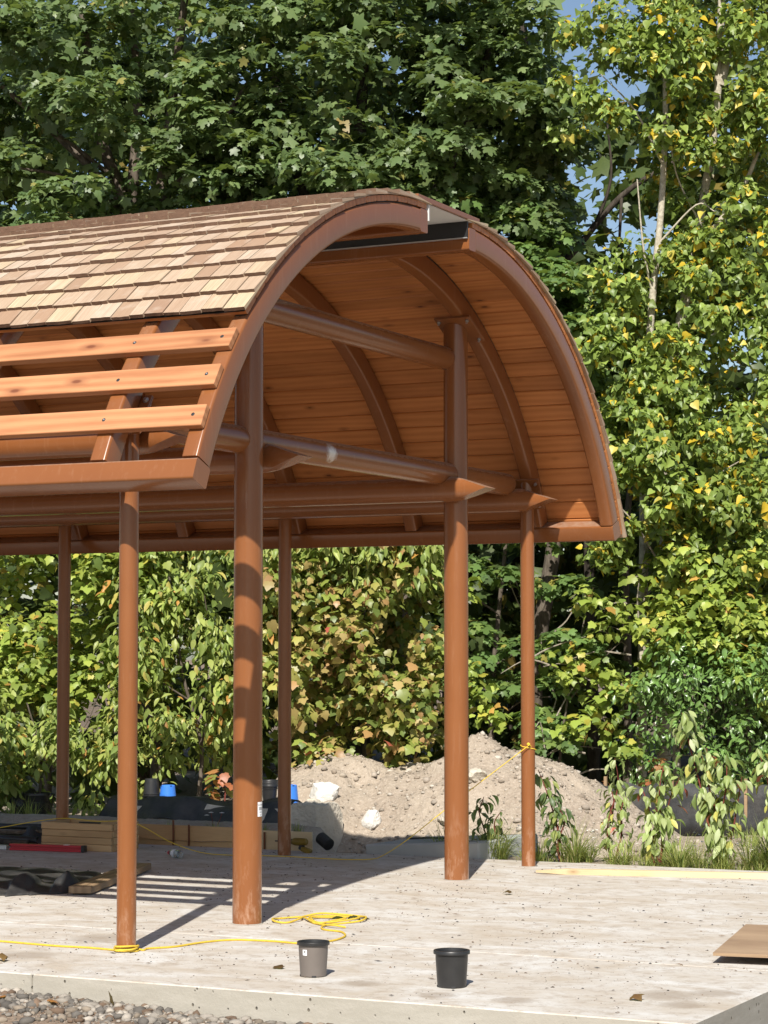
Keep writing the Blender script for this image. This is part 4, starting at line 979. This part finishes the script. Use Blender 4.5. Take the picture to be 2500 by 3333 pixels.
V, T, C = ico_stones(np.stack([X_, Y_, Z_ + ss * .3], 1), ss, GREY[rng.integers(0, 6, n)] * rng.uniform(.6, .95, (n, 1)))
tag(link('gravel', np_mesh('gravel', V, T, M['stone'], C)), 'loose gravel beside the right edge of the slab', 'gravel', kind='stuff')
DIRT = np.array([(.33, .28, .225), (.41, .35, .285), (.27, .22, .17), (.48, .43, .36), (.37, .315, .25)])
n = 5500; X_ = rng.uniform(6.0, 8.9, n); Y_ = rng.uniform(-.5, 6.6, n); Z_ = back_h(X_, Y_); ss = (rng.gamma(1.6, .0070, n) * np.where(rng.random(n) < .025, 1.9, 1)).clip(.005, .07)
V, T, C = ico_stones(np.stack([X_, Y_, Z_ + ss * .15], 1), ss, DIRT[rng.integers(0, 5, n)] * rng.uniform(.75, 1.12, (n, 1)))
tag(link('dirt_clods', np_mesh('dirt_clods', V, T, M['stone'], C)), 'clods and pebbles strewn over the spoil heap', 'dirt clods', kind='stuff')
def rock(name, x, y, z, r, sq, mat, label, seed, rz=0):
    rr = np.random.default_rng(seed); bm = bmesh.new(); bmesh.ops.create_icosphere(bm, subdivisions=3, radius=1)
    pl = [nrm(rr.normal(size=3)) for _ in range(9)]
    for v_ in bm.verts:
        c = np.array(v_.co)
        for q in pl:
            d_ = c @ q
            if d_ > .72: c = c - q * (d_ - .72)
        c = c * (1 + .05 * rr.normal()); v_.co = Vector(c * np.array(sq) * r)
    me = bpy.data.meshes.new(name); bm.to_mesh(me); bm.free(); finish(me, M[mat], 35)
    return tag(link(name, me, None, Matrix.Translation((x, y, z)) @ Matrix.Rotation(rz, 4, 'Z')), label, 'rock')
h_ = lambda x, y: float(back_h(np.array([x]), np.array([y]))[0])
for x, y, r, sq, m, lab in ((7.05, 4.05, .17, (1, 1.2, .75), 'whiterock', 'larger white rock high on the spoil heap'), (6.95, 3.45, .13, (.8, .8, 1.1), 'whiterock', 'white upright rock half sunk in the spoil heap'), (7.3, 5.0, .09, (1, 1.1, .8), 'limestone', 'round tan cobble on the left of the spoil heap'),
                            (6.9, 4.9, .07, (1, 1.3, .6), 'limestone', 'small flat yellowish stone low on the left of the heap'), (7.6, 2.55, .11, (1, 1, .8), 'limestone', 'broken clod of dirt below the top of the heap'), (7.0, 2.55, .14, (1.1, 1.3, .7), 'limestone', 'large clod at the foot of the steep heap')):
    rock('rock', x, y, h_(x, y) + r * .25, r, sq, m, lab, int(abs(x * 131 + y * 17)), x * 3)

# litter on the slab: crumbs of soil, bark chips and leaf scraps
n = 18000; X_ = rng.uniform(SX0 + .05, SX1 - .02, n); Y_ = rng.uniform(SY0 + .05, 5.4, n)
keep = rng.random(n) < np.clip(vnoise(X_, Y_, 1.7, 5) * vnoise(X_, Y_, 4.3, 15) * 2.6 - .22, .03, 1); X_, Y_ = X_[keep], Y_[keep]; n = len(X_); ss = rng.gamma(1.2, .0021, n).clip(.0014, .011)
LIT = np.array([(.055, .045, .038), (.10, .075, .055), (.17, .125, .09), (.05, .05, .05), (.23, .17, .12)])
V, T, C = ico_stones(np.stack([X_, Y_, ss * .25], 1), ss, LIT[rng.integers(0, 5, n)] * rng.uniform(.7, 1.2, (n, 1)), .45, True)
p2 = []
for i in range(330):                                   # slivers and twigs
    x, y = random.uniform(SX0 + .1, SX1), random.uniform(SY0 + .1, 4.5); a = random.uniform(0, 6.28); l = random.uniform(.015, .06); w_ = random.uniform(.002, .006)
    d_ = np.array([math.cos(a), math.sin(a), 0]); s_ = np.array([-d_[1], d_[0], 0]); c = np.array([x, y, .004]); c0 = LIT[random.randrange(5)]
    vv = np.array([c - d_ * l / 2, c - s_ * w_ + np.array([0, 0, .003]), c + d_ * l / 2 + np.array([0, 0, .002]), c + s_ * w_, c + np.array([0, 0, .005])])
    p2.append((vv, np.array([(0, 1, 4), (1, 2, 4), (2, 3, 4), (3, 0, 4)]), np.repeat(c0[None], 5, 0)))
V, T, C = cat([(V, T, C)] + p2)
tag(link('slab_litter', np_mesh('slab_litter', V, T, M['debris'], C)), 'dark crumbs of soil and bark scattered over the slab', 'litter', kind='stuff')
BR = [(.17, .085, .04), (.24, .13, .06), (.10, .05, .03)]
for i, (x, y, z, s_, lab) in enumerate(((-4.06, -.62, -.135, .085, 'curled dark red leaf standing against the slab edge'), (-4.16, -.28, -.12, .06, 'dry orange leaf in the gravel left of the red leaf'), (-4.18, .02, -.115, .06, 'dry orange leaf in the gravel by the slab joint'), (-4.10, -1.6, -.16, .06, 'tan leaf in the gravel below the grey pot'), (-3.62, .43, .004, .10, 'curled brown leaf on the slab left of the slim front post'),
                                        (-3.25, -1.15, .004, .07, 'dark shrivelled leaf on the slab left of the grey pot'), (-3.42, -3.28, .004, .08, 'black shrivelled leaf on the slab by the plywood'), (-2.75, -1.95, .004, .06, 'brown scrap of leaf between the two pots'), (.9, -.75, .004, .07, 'dark leaf scrap on the slab right of the rope coil'))):
    V, T, C = make_leaves('grape', np.array([[0, 0, .0]]), np.array([[random.uniform(-.4, .4), random.uniform(-.4, .4), .8 if i else .1]]), np.array([[random.uniform(-1, 1), random.uniform(-1, 1), .2 if i else 1.0]]), np.array([s_]), np.array([BR[i % 3] if i not in (1, 2) else (.42, .17, .04)]) * (1 if i else .8), 3.0)
    V[:, 2] = (V[:, 2] - V[:, 2].min()) * (1 if i == 0 else .6)
    tag(link('fallen_leaf', np_mesh('fallen_leaf', V, T, M['leaf'], C), None, Matrix.Translation((x, y, z))), lab, 'leaf', 'fallen leaves')

# =================================================================== THINGS ON THE SLAB
def pot(name, label, x, y, z, r0, r1, h, mat, ribs=0, lip=.008, rot=None, group=None, seg=40, inner=True):
    p = [(0, .004), (r0 - .010, .004), (r0 - .006, 0), (r0, .006)]
    for i in range(1, 7): f = i / 7; p.append((r0 + (r1 - r0) * f, h * (.03 + .84 * f)))
    if ribs:
        for i in range(ribs): q = h * (.60 + .30 * i / ribs); rr = r0 + (r1 - r0) * (q / h); p = [a for a in p if a[1] < h * .58 or a[1] > h * .92]; p += [(rr, q), (rr + .006, q + .006), (rr + .006, q + .012), (rr, q + .016)]
    p += [(r1 - .001, h * .90), (r1 + lip, h * .905), (r1 + lip, h * .985), (r1 + lip - .002, h), (r1 - .003, h), (r1 - .005, h * .92), (r0 - .004, .012), (0, .010)]
    mw = Matrix.Translation((x, y, z)) @ (rot if rot is not None else Matrix())
    t = bpy.data.objects.new(name, None)
    me = MB().lathe(p, seg).mesh('pot_body', M[mat], 35)
    t = thing(name, label, 'pot', (x, y, z), group); link('pot_body', me, t, mw)
    # drainage notches round the foot
    for k in range(4):
        a = k * math.pi / 2 + .55; q = mw @ Matrix.Rotation(a, 4, 'Z') @ Matrix.Translation((r0 - .001, 0, .006))
        link('drain_notch', MB().box(-.003, .003, -.012, .012, -.005, .005, ch=.002).mesh('drain_notch', M['gasket']), t, q)
    return t
gp = pot('nursery_pot', 'taupe grey nursery pot with dark rim and white sticker on the slab', -3.395, -1.455, .0, .070, .080, .186, 'grey_plastic')
for c_ in gp.children:
    if c_.name.startswith('pot_body'):
        c_.data.materials.append(M['black_plastic'])
        for q in c_.data.polygons:
            cz = sum(c_.data.vertices[i].co.z for i in q.vertices) / len(q.vertices); cr = math.hypot(q.center.x, q.center.y)
            if cz > .166 or (q.normal.x * q.center.x + q.normal.y * q.center.y < 0): q.material_index = 1
aP = math.atan2(CAM.y + 1.455, CAM.x + 3.395) - .62; vs = []; n = 6
for i in range(n):
    q = aP + (i / (n - 1) - .5) * .026 / .078
    for z, r in ((.118, .0782), (.148, .0797)): vs.append((-3.395 + r * math.cos(q), -1.455 + r * math.sin(q), z))
st = MB().add(vs, [(2 * i, 2 * i + 2, 2 * i + 3, 2 * i + 1) for i in range(n - 1)]).build('pot_sticker', M['white_sticker'], gp)
vs = []
for z in (.139, .131):
    for i in range(4):
        q = aP + (i / 3 - .5) * .013 / .078
        for dz in (0, .004): r = .0797 + (z + dz - .118) * .05; vs.append((-3.395 + r * math.cos(q), -1.455 + r * math.sin(q), z + dz))
MB().add(vs, [(8 * g + 2 * i, 8 * g + 2 * i + 2, 8 * g + 2 * i + 3, 8 * g + 2 * i + 1) for g in range(2) for i in range(3)]).build('printed_mark', M['ink'], st)
pot('nursery_pot', 'black nursery pot standing alone near the slab edge', -3.42, -2.285, .0, .075, .086, .190, 'black_plastic', lip=.0095)

# yellow rope
def rope(name, label, pts, r, mat, cat_='rope', n=6):
    P = smooth_path(pts, n); return tag(MB().tube(P, r, 8).build(name, M[mat], None, 60), label, cat_)
RZ = .0062
main = [(-2.93, 2.4), (-2.95, 1.6), (-2.966, .91), (-2.986, .684), (-2.998, .466), (-2.981, .273), (-3.0, .09)]
loop = []
for k in range(26):
    a = R_(120) + k * R_(40); rr = RS + .009 + .006 * math.sin(k * 1.7); loop.append((XA + rr * math.cos(a), rr * math.sin(a), .008 + .0125 * (k // 9) + .004 * math.sin(k)))
run = [(-2.93, -.075), (-2.852, -.068), (-2.712, -.162), (-2.456, -.207), (-2.282, -.307), (-2.233, -.548), (-2.251, -.717), (-2.19, -.80), (-2.081, -.853), (-1.955, -.855), (-1.794, -.812), (-1.636, -.698), (-1.584, -.554), (-1.46, -.47), (-1.337, -.458), (-1.21, -.511), (-1.11, -.567), (-.971, -.535), (-.836, -.427),
       (-.84, -.268), (-.895, -.16), (-.981, -.095), (-1.10, -.13), (-1.202, -.178), (-1.362, -.168), (-1.382, -.088), (-1.309, -.028), (-1.184, -.008), (-1.096, -.12), (-1.259, -.271), (-1.315, -.362), (-1.192, -.405), (-1.071, -.439), (-.967, -.335), (-1.055, -.222), (-1.173, -.236), (-1.27, -.35), (-1.16, -.46), (-1.0, -.50), (-.90, -.36), (-.95, -.25), (-1.12, -.20), (-1.28, -.30), (-1.40, -.46), (-1.45, -.56), (-1.42, -.62)]
pts = [(x, y, RZ) for x, y in main] + loop + [(x, y, RZ + (.006 * ((i * 7) % 3) if i > 14 else 0)) for i, (x, y) in enumerate(run)]
rope('rope', 'yellow braided rope wound round the slim front post and coiled beyond the grey pot', pts, .0064, 'rope')
V, T, C = make_leaves('oval', np.array([(-1.02, -.30, .006), (-.98, -.40, .006), (-1.1, -.36, .006), (-.9, -.44, .006)]), np.array([(.1, .1, 1), (0, .2, 1), (.2, 0, 1), (0, 0, 1.)]), np.array([(.3, -1, 0), (0, -1, 0), (.5, -1, 0), (-.2, -1, 0.)]), np.array([.12, .1, .09, .1]), np.array([(.04, .05, .03)] * 4), 1.5)
tag(link('leaf_scraps', np_mesh('leaf_scraps', V, T, M['leaf'], C)), 'dark wet leaf scraps lying inside the yellow rope coil', 'leaves')
tw = [(2.99 + .062 * math.cos(a), .062 * math.sin(a), 1.012 - .006 * k) for k, a in enumerate(np.linspace(-.6, 5.2, 12))]
pts = [(2.93, -.03, 1.0), (2.935, .0, .985)]
cordp = tw + [(2.925, -.035, .985), (2.90, .0, .955), (2.86, .55, .55), (2.80, 1.0, .2), (2.82, 1.25, .05), (2.903, 1.416, .008), (2.817, 1.655, .005), (2.856, 2.141, .005), (2.828, 2.411, .005), (2.74, 2.651, .006), (2.72, 2.95, .02), (2.70, 3.25, .10), (2.66, 3.62, .262), (2.70, 4.0, .252), (2.74, 4.45, .262), (2.62, 5.0, .17), (2.5, 5.6, .05), (2.45, 6.4, .006)]
rope('twine', 'thin yellow twine tied round the slim right post, sagging to the timber planter', cordp, .0038, 'string', 'twine', 5)
MB_k = MB().lathe([(0, -.014), (.012, -.008), (.015, 0), (.011, .009), (0, .014)], 10, Matrix.Translation((2.922, -.03, .995))).build('knot', M['rope'], bpy.data.objects['twine'], 60)

# timber on the slab
def beam(name, label, a, b, w_, h, mat, cat_, tip=0.0, z=0.0, group=None):
    a = Vector((*a, z)); b = Vector((*b, z)); L = (b - a).length; d_ = (b - a).normalized(); rz = math.atan2(d_.y, d_.x) - math.pi / 2
    if tip:
        v = [(-w_ / 2, tip, 0), (w_ / 2, tip, 0), (w_ / 2, tip, h), (-w_ / 2, tip, h), (-.006, 0, h * .25), (.006, 0, h * .25), (.006, 0, h * .6), (-.006, 0, h * .6), (-w_ / 2, L, 0), (w_ / 2, L, 0), (w_ / 2, L, h), (-w_ / 2, L, h)]
        f = [(4, 5, 6, 7), (8, 11, 10, 9)]
        for p_, q in ((4, 0), (0, 8)):
            for k in range(4): f.append((p_ + k, p_ + (k + 1) % 4, q + (k + 1) % 4, q + k))
        me = MB().add(v, f).mesh(name, M[mat])
    else: me = MB().box(-w_ / 2, w_ / 2, 0, L, 0, h, ch=.004).mesh(name, M[mat])
    return tag(link(name, me, None, Matrix.Translation(a) @ Matrix.Rotation(rz, 4, 'Z')), label, cat_, group)
beam('grade_stake', 'long pale wooden stake with a sharpened end lying along the slab edge', (2.43, -.30), (3.06, -2.95), .062, .045, 'pine_pale', 'stake', .24, .001)
beam('plank', 'weathered thick plank lying across the black sheet behind the slim front post', (-.52, 2.0), (1.25, 2.62), .17, .052, 'plank_old', 'plank', 0, .012)
pl = thing('plywood_sheet', 'plywood sheet propped just off the slab at its right edge', 'plywood', (-1.5, -3.6, .05))
F = Matrix.Translation((-1.98, -3.22, .046)) @ Matrix.Rotation(R_(9), 4, 'Z') @ Matrix.Rotation(R_(-1.0), 4, 'Y')
for k, (z0, z1, m) in enumerate(((0, .0058, 'ply'), (.006, .0118, 'plank_old'), (.012, .018, 'ply'))):
    link('veneer', MB().box(0, 1.22, -2.2, 0, z0, z1).mesh('veneer', M[m]), pl, F)
beam('timber_offcut', 'timber offcut holding up the plywood sheet', (-1.55, -3.30), (-1.60, -3.78), .07, .044, 'plank_old', 'offcut', 0, .001)
beam('timber_offcut', 'short timber offcut under the far edge of the plywood sheet', (-.95, -3.22), (-.98, -3.75), .07, .038, 'plank_old', 'offcut', 0, .001)

# black sheet spread on the slab, rucked up along its near edge
def sheet(name, label, poly_fn, nu, nv, mat='fabric', cat_='sheet'):
    V = np.array([poly_fn(i / (nu - 1), j / (nv - 1)) for i in range(nu) for j in range(nv)]); i = (np.arange(nu - 1)[:, None] * nv + np.arange(nv - 1)[None]).ravel()
    o = link(name, np_mesh(name, V, np.stack([i, i + nv, i + nv + 1, i + 1], 1), M[mat], smooth=True)); md = o.modifiers.new('thick', 'SOLIDIFY'); md.thickness = .003; md.offset = 1
    return tag(o, label, cat_)
near_e = [(-.41, 2.10), (-.55, 2.22), (-.70, 2.33), (-.82, 2.42), (-.92, 2.6), (-1.0, 3.2), (-.9, 5.2)]
far_e = [(.80, 2.62), (.95, 2.85), (1.02, 3.1), (1.05, 3.3), (1.0, 3.8), (1.05, 4.4), (1.0, 5.4)]
def lerp_l(L, t): t = t * (len(L) - 1); i = min(int(t), len(L) - 2); f = t - i; return (L[i][0] * (1 - f) + L[i + 1][0] * f, L[i][1] * (1 - f) + L[i + 1][1] * f)
def sh1(u, v):
    a, b_ = lerp_l(near_e, u), lerp_l(far_e, u); x = a[0] * (1 - v) + b_[0] * v; y = a[1] * (1 - v) + b_[1] * v
    ruck = math.exp(-((v - .14) / .10) ** 2) * (.085 + .05 * math.sin(u * 19)) + .02 * max(0, math.sin(v * 21 + u * 6)) * math.exp(-v * 2)
    edge = min(1, v * 9, (1 - v) * 9, u * 12); x += .03 * math.sin(u * 37) * (1 - v) + .02 * math.sin(u * 61)
    return (x, y, .006 + max(0, edge) * (ruck + .012 * (1 + math.sin(x * 9 + y * 14))))
sheet('black_sheet', 'rumpled black woven sheet on the slab under the slatted eave', sh1, 90, 46)

# bottle on its side
bt = thing('plastic_bottle', 'empty clear plastic bottle with a red cap lying on the slab', 'bottle', (2.35, 3.02, .035))
F = Matrix.Translation((2.30, 2.90, .036)) @ Matrix.Rotation(R_(-34), 4, 'Z') @ Matrix.Rotation(R_(-90), 4, 'X')
link('bottle_body', MB().lathe([(0, .004), (.022, 0), (.033, .008), (.034, .05), (.031, .06), (.034, .07), (.034, .14), (.028, .175), (.014, .205), (.0135, .222), (.012, .222), (.012, .205), (.026, .174), (.032, .14), (.032, .07), (.0295, .06), (.032, .05), (.031, .01), (0, .007)], 28).mesh('bottle_body', M['pet'], 35), bt, F)
link('cap', MB().lathe([(0, .240), (.0155, .240), (.0165, .237), (.0165, .214), (.0140, .214)], 20).mesh('cap', M['red'], 35), bt, F)
link('wrapper', MB().lathe([(.0345, .078), (.0348, .08), (.0348, .132), (.0345, .134)], 28).mesh('wrapper', M['white_sticker'], 35), bt, F)

# spirit level and silver bar
lv = thing('spirit_level', 'red spirit level with black end cap lying before the timber planter', 'level', (2.40, 4.3, 0))
F = Matrix.Translation((2.46, 3.97, .002)) @ Matrix.Rotation(R_(6), 4, 'Z')
link('level_body', MB().box(-.03, .03, .03, .74, 0, .018, ch=.002).box(-.009, .009, .03, .74, .018, .038).box(-.03, .03, .03, .74, .038, .056, ch=.002).mesh('level_body', M['red']), lv, F)
link('end_cap', MB().box(-.032, .032, 0, .0295, -.001, .058, ch=.004).mesh('end_cap', M['black_plastic']), lv, F)
link('vial', MB().box(-.018, .018, .16, .21, .0565, .060, ch=.001).mesh('vial', M['white_sticker']), lv, F)
beam('metal_bar', 'bright square metal bar in line with the red spirit level', (2.38, 4.74), (2.25, 6.2), .05, .04, 'alu', 'bar', 0, .002)
# stacked timber planter
pt = thing('timber_planter', 'open box of four stacked timber courses on the slab', 'planter', (2.8, 4.15, 0))
px0, px1, py0, py1 = 2.58, 3.02, 3.78, 4.52; hh = .0605
for k in range(4):
    z0 = k * hh + .0005; z1 = (k + 1) * hh - .002; j = lambda: random.uniform(-.004, .004)
    for (a, b_, c, e) in ((px0, px0 + .038, py0, py1), (px1 - .038, px1, py0, py1)):
        q = j(); link('timber', MB().box(-.019, .019, -(e - c) / 2, (e - c) / 2, 0, z1 - z0, ch=.003).mesh('timber', M['pine']), pt, Matrix.Translation(((a + b_) / 2 + q, (c + e) / 2 + j(), z0)))
    for yy in (py0 + .019, py1 - .019):
        link('timber', MB().box(-.019, .019, -(px1 - px0) / 2 + .042, (px1 - px0) / 2 - .042, 0, z1 - z0, ch=.003).mesh('timber', M['pine']), pt, Matrix.Translation(((px0 + px1) / 2, yy + j() * .5, z0)) @ Matrix.Rotation(math.pi / 2, 4, 'Z'))
tag(MB().box(px0 + .045, px1 - .045, py0 + .045, py1 - .045, .002, .15, ch=.01).build('planter_soil', M['bed'], pt), kind=None)
lo = MB().box(-.016, .016, -.11, .11, 0, .012, ch=.004).mesh('rubber_strip', M['black_plastic'])
tag(link('rubber_strip', lo, None, Matrix.Translation((2.60, 4.02, .243))), 'flat black strip resting on the planter rim', 'strip')
# form board with rebar stakes
fb = thing('form_board', 'plywood form board standing along the back edge of the slab', 'board', (3.5, 3.2, 0))
for y0, y1, h in ((2.27, 2.98, .165), (2.985, 4.25, .18)):
    link('board', MB().box(-.009, .009, -(y1 - y0) / 2, (y1 - y0) / 2, -.05, h, ch=.002).mesh('board', M['pine_pale' if y0 < 2.5 else 'pine']), fb, Matrix.Translation((3.478, (y0 + y1) / 2, 0)))
for y, h in ((3.69, .175), (3.525, .14), (2.74, .10)):
    link('rebar_stake', MB().tube([(0, 0, -.05), (.004, .003, h)], .009, 8).mesh('rebar_stake', M['rust'], 40), fb, Matrix.Translation((3.455, y, .05)))
V, T, C = cat([blades(x, y, .10, 34, .12, .8, .006) for x, y in ((3.75, 3.05), (3.8, 2.95), (3.78, 3.45), (3.8, 3.95), (4.1, 2.75))])
tag(link('weeds', np_mesh('weeds', V, T, M['grass'], C)), 'small weeds in the soil behind the form board', 'weeds', kind='stuff')
yw = thing('yarrow_plant', 'single white-flowered weed in the soil behind the form board', 'plant', (3.85, 3.50, .1))
MB().tube([(3.85, 3.5, .1), (3.86, 3.52, .2), (3.85, 3.53, .27)], .003, 5).tube([(3.85, 3.5, .1), (3.85, 3.44, .2), (3.86, 3.42, .27)], .003, 5).build('stem', M['stem_red'], yw)
for (x, y, z) in ((3.85, 3.53, .275), (3.86, 3.42, .275), (3.84, 3.57, .25)):
    vv = [(x, y, z + .008)] + [(x + .026 * math.cos(a), y + .026 * math.sin(a), z) for a in np.linspace(0, 6.28, 9)[:-1]]
    link('flower_head', np_mesh('flower_head', np.array(vv), np.array([(0, 1 + k, 1 + (k + 1) % 8) for k in range(8)]), M['flower'], np.tile((.8, .79, .74), (9, 1))), yw)

# low stone ledge, draped with black sheet; pots and pails on it
def slabstone(x0, x1, y0, y1, z0, z1, label, seed, mat='limestone', name='stone_slab'):
    rr = np.random.default_rng(seed); bm = bmesh.new(); bmesh.ops.create_cube(bm, size=1); bmesh.ops.subdivide_edges(bm, edges=bm.edges[:], cuts=4, use_grid_fill=True)
    for v_ in bm.verts:
        c = np.array(v_.co); c[:2] *= 1 - .10 * (abs(c[2]) > .45); c += rr.normal(size=3) * np.array([.02, .02, .025]); v_.co = Vector(((x0 + x1) / 2 + c[0] * (x1 - x0), (y0 + y1) / 2 + c[1] * (y1 - y0), (z0 + z1) / 2 + c[2] * (z1 - z0)))
    me = bpy.data.meshes.new(name); bm.to_mesh(me); bm.free(); finish(me, M[mat], 30); return tag(link(name, me), label, 'stone')
slabstone(6.13, 6.95, 5.02, 6.22, -.40, .131, 'flat limestone slab under the stacked black pots', 3)
slabstone(6.10, 6.95, 4.02, 5.00, -.45, .156, 'flat limestone slab under the tall black pot', 4)
slabstone(6.12, 6.70, 3.66, 4.00, -.50, .205, 'upright limestone block with a rough split face', 5)
def sh2(u, v):
    y = 6.22 - u * 2.25; top = .205 + .03 * math.sin(y * 5) - .01 * math.sin(y * 13); fall = max(0, v - .45) / .55
    x = 6.40 - .42 * v - .05 * math.sin(y * 7) * fall - .03 * math.sin(y * 17) * fall; z = top + .02 * math.sin(v * 9 + y * 3) - fall * (.22 + .14 * max(0, min(1, (4.5 - y) * 3)) + .03 * math.sin(y * 9))
    return (x, y, z)
sheet('ledge_sheet', 'black woven sheet draped over the front of the stone ledge', sh2, 80, 26)
PG = 'pots and pails by the stone ledge'
def stack(x, y, z, n, r0, r1, h, mat, name, label, inv=False, step=.022):
    rot = Matrix.Rotation(math.pi, 4, 'X') if inv else None
    for k in range(n): pot(name, label[k], x + random.uniform(-.002, .002), y + random.uniform(-.002, .002), z + k * step + (h if inv else 0), r0, r1, h, mat, 2, .006, rot, PG, 28)
stack(6.51, 5.863, .134, 5, .072, .091, .20, 'black_plastic', 'nursery_pot', ['black pot upside down, lowest of the stack beside the blue pail', 'black pot second from the bottom of the upturned stack', 'black pot in the middle of the upturned stack', 'black pot second from the top of the upturned stack', 'black pot topmost of the upturned stack beside the blue pail'], True, .017)
pot('plastic_pail', 'bright blue pail upside down on the stone ledge', 6.51, 5.661, .134 + .204, .076, .094, .204, 'blue_plastic', 0, .004, Matrix.Rotation(math.pi, 4, 'X'), PG)
stack(6.51, 4.418, .158, 4, .063, .087, .22, 'black_plastic', 'nursery_pot', ['black pot at the bottom of the upright stack behind the thick post', 'black pot second in the upright stack behind the thick post', 'black pot third in the upright stack behind the thick post', 'black pot on top of the upright stack behind the thick post'], False, .015)
pot('plastic_pail', 'blue pail half hidden behind the slim rear post', 6.57, 4.21, .156 + .218, .076, .094, .218, 'blue_plastic', 0, .004, Matrix.Rotation(math.pi, 4, 'X'), PG)
pot('nursery_pot', 'upright black pot in the weeds left of the planter', 6.295, 7.209, -.03, .109, .147, .256, 'black_plastic', 1, .008, None, PG)
pot('nursery_pot', 'black pot tipped on its side in the weeds left of the planter', 6.186, 7.43, .075, .103, .136, .26, 'black_plastic', 2, .008, Matrix.Rotation(R_(75), 4, 'Y') @ Matrix.Rotation(R_(30), 4, 'X'), PG)
pot('nursery_pot', 'black pot standing behind the tipped one', 6.567, 7.33, -.05, .109, .142, .25, 'black_plastic', 1, .008, None, PG)
pot('nursery_pot', 'black pot at the left end of the weedy patch', 6.24, 7.9, -.05, .12, .152, .29, 'black_plastic', 1, .008, None, PG)
V, T, C = cat([blades(x, y, -.03, 34, .26, .7, .007) for x, y in ((6.0, 7.35), (6.0, 7.1), (5.9, 6.95), (5.9, 7.5), (5.8, 7.8), (5.9, 6.6), (6.0, 6.3), (5.6, 7.0), (5.5, 6.4))])
tag(link('weeds', np_mesh('weeds', V, T, M['grass'], C)), 'tufts of weeds round the black pots left of the planter', 'weeds', kind='stuff')
# pipes and hoses on the left
for i, (pp, r, m, lab, nm) in enumerate((([(3.05, 4.62, .16), (3.0, 5.2, .15), (2.95, 6.4, .14)], .028, 'black_plastic', 'straight black pipe above the others left of the planter', 'drain_pipe'), ([(2.85, 4.75, .05), (2.78, 5.1, .06), (2.85, 5.5, .05), (2.8, 6.4, .05)], .032, 'black_plastic', 'dark bent pipe lying behind the metal bar', 'drain_pipe'),
                                         ([(2.66, 4.72, .035), (2.62, 4.9, .04), (2.66, 5.2, .035), (2.6, 6.4, .035)], .030, 'bark_dark', 'muddy brown hose lying next to the metal bar', 'hose'), ([(2.95, 4.70, .12), (2.9, 5.0, .11), (2.9, 5.4, .10), (2.85, 6.4, .10)], .022, 'bark_mid', 'thin grey-brown hose across the pile of pipes', 'hose'))):
    tag(MB().tube(smooth_path(pp, 6), r, 14).build(nm, M[m], None, 60), lab, 'pipe')
def sh3(u, v):
    y = 4.62 + u * .5; x = 3.25 - v * .45; return (x, y, .04 + .13 * math.sin(math.pi * min(1, u * 1.1)) * math.sin(math.pi * v) + .015 * math.sin(u * 14 + v * 9))
sheet('bag_scrap', 'crumpled black bag beside the planter end', sh3, 24, 24, 'fabric', 'bag')
# drill and pipe end behind the slim rear post
dr = thing('cordless_drill', 'yellow and black cordless drill lying behind the slim rear post', 'drill', (3.3, 2.25, 0))
F = Matrix.Translation((3.28, 2.30, .095)) @ Matrix.Rotation(R_(4), 4, 'Z')
link('motor_body', MB().lathe([(0, -.085), (.020, -.085), (.030, -.075), (.033, -.03), (.034, .03), (.028, .055), (.022, .06)], 20, Matrix.Rotation(R_(-90), 4, 'X')).mesh('motor_body', M['tool_yellow'], 40), dr, F)
link('chuck', MB().lathe([(.023, .058), (.024, .09), (.020, .115), (.010, .122), (.006, .124), (.006, .225), (0, .225)], 16, Matrix.Rotation(R_(-90), 4, 'X')).mesh('chuck', M['black_plastic'], 40), dr, F)
link('grip', MB().box(-.018, .018, -.022, .022, -.075, -.022, Matrix.Rotation(R_(20), 4, 'X'), ch=.008).mesh('grip', M['black_plastic']), dr, F @ Matrix.Translation((0, -.045, 0)))
link('battery', MB().box(-.032, .032, -.05, .04, -.030, .010, ch=.006).mesh('battery', M['tool_yellow']), dr, F @ Matrix.Translation((0, -.075, -.062)) @ Matrix.Rotation(R_(20), 4, 'X'))
p = []
for k in range(9): p += [(.048, k * .016), (.055, k * .016 + .004), (.055, k * .016 + .009), (.048, k * .016 + .013)]
tag(link('corrugated_pipe', MB().lathe([(0, 0)] + p + [(0, .145)], 28, Matrix.Rotation(R_(-65), 4, 'X') @ Matrix.Rotation(R_(25), 4, 'Y')).mesh('corrugated_pipe', M['black_plastic'], 40), None, Matrix.Translation((3.53, 2.13, .055))), 'short black corrugated pipe end beside the drill', 'pipe')
# grey precast lid behind the slab
gb = thing('precast_block', 'flat grey precast concrete lid lying behind the slab', 'block', (4.1, 1.3, -.3))
BF = Matrix.Translation((3.53, 1.78, .072)) @ Matrix.Rotation(R_(-6), 4, 'Z') @ Matrix.Rotation(R_(-3.6), 4, 'X')
link('lid', MB().box(0, 1.05, -1.15, 0, -.45, 0, ch=.014).mesh('lid', M['grey_block']), gb, BF)
link('lifting_bar', MB().tube([(.55, -.12, .012), (.56, -.3, .014), (.52, -.52, .010)], .008, 6).mesh('lifting_bar', M['gasket'], 40), gb, BF)
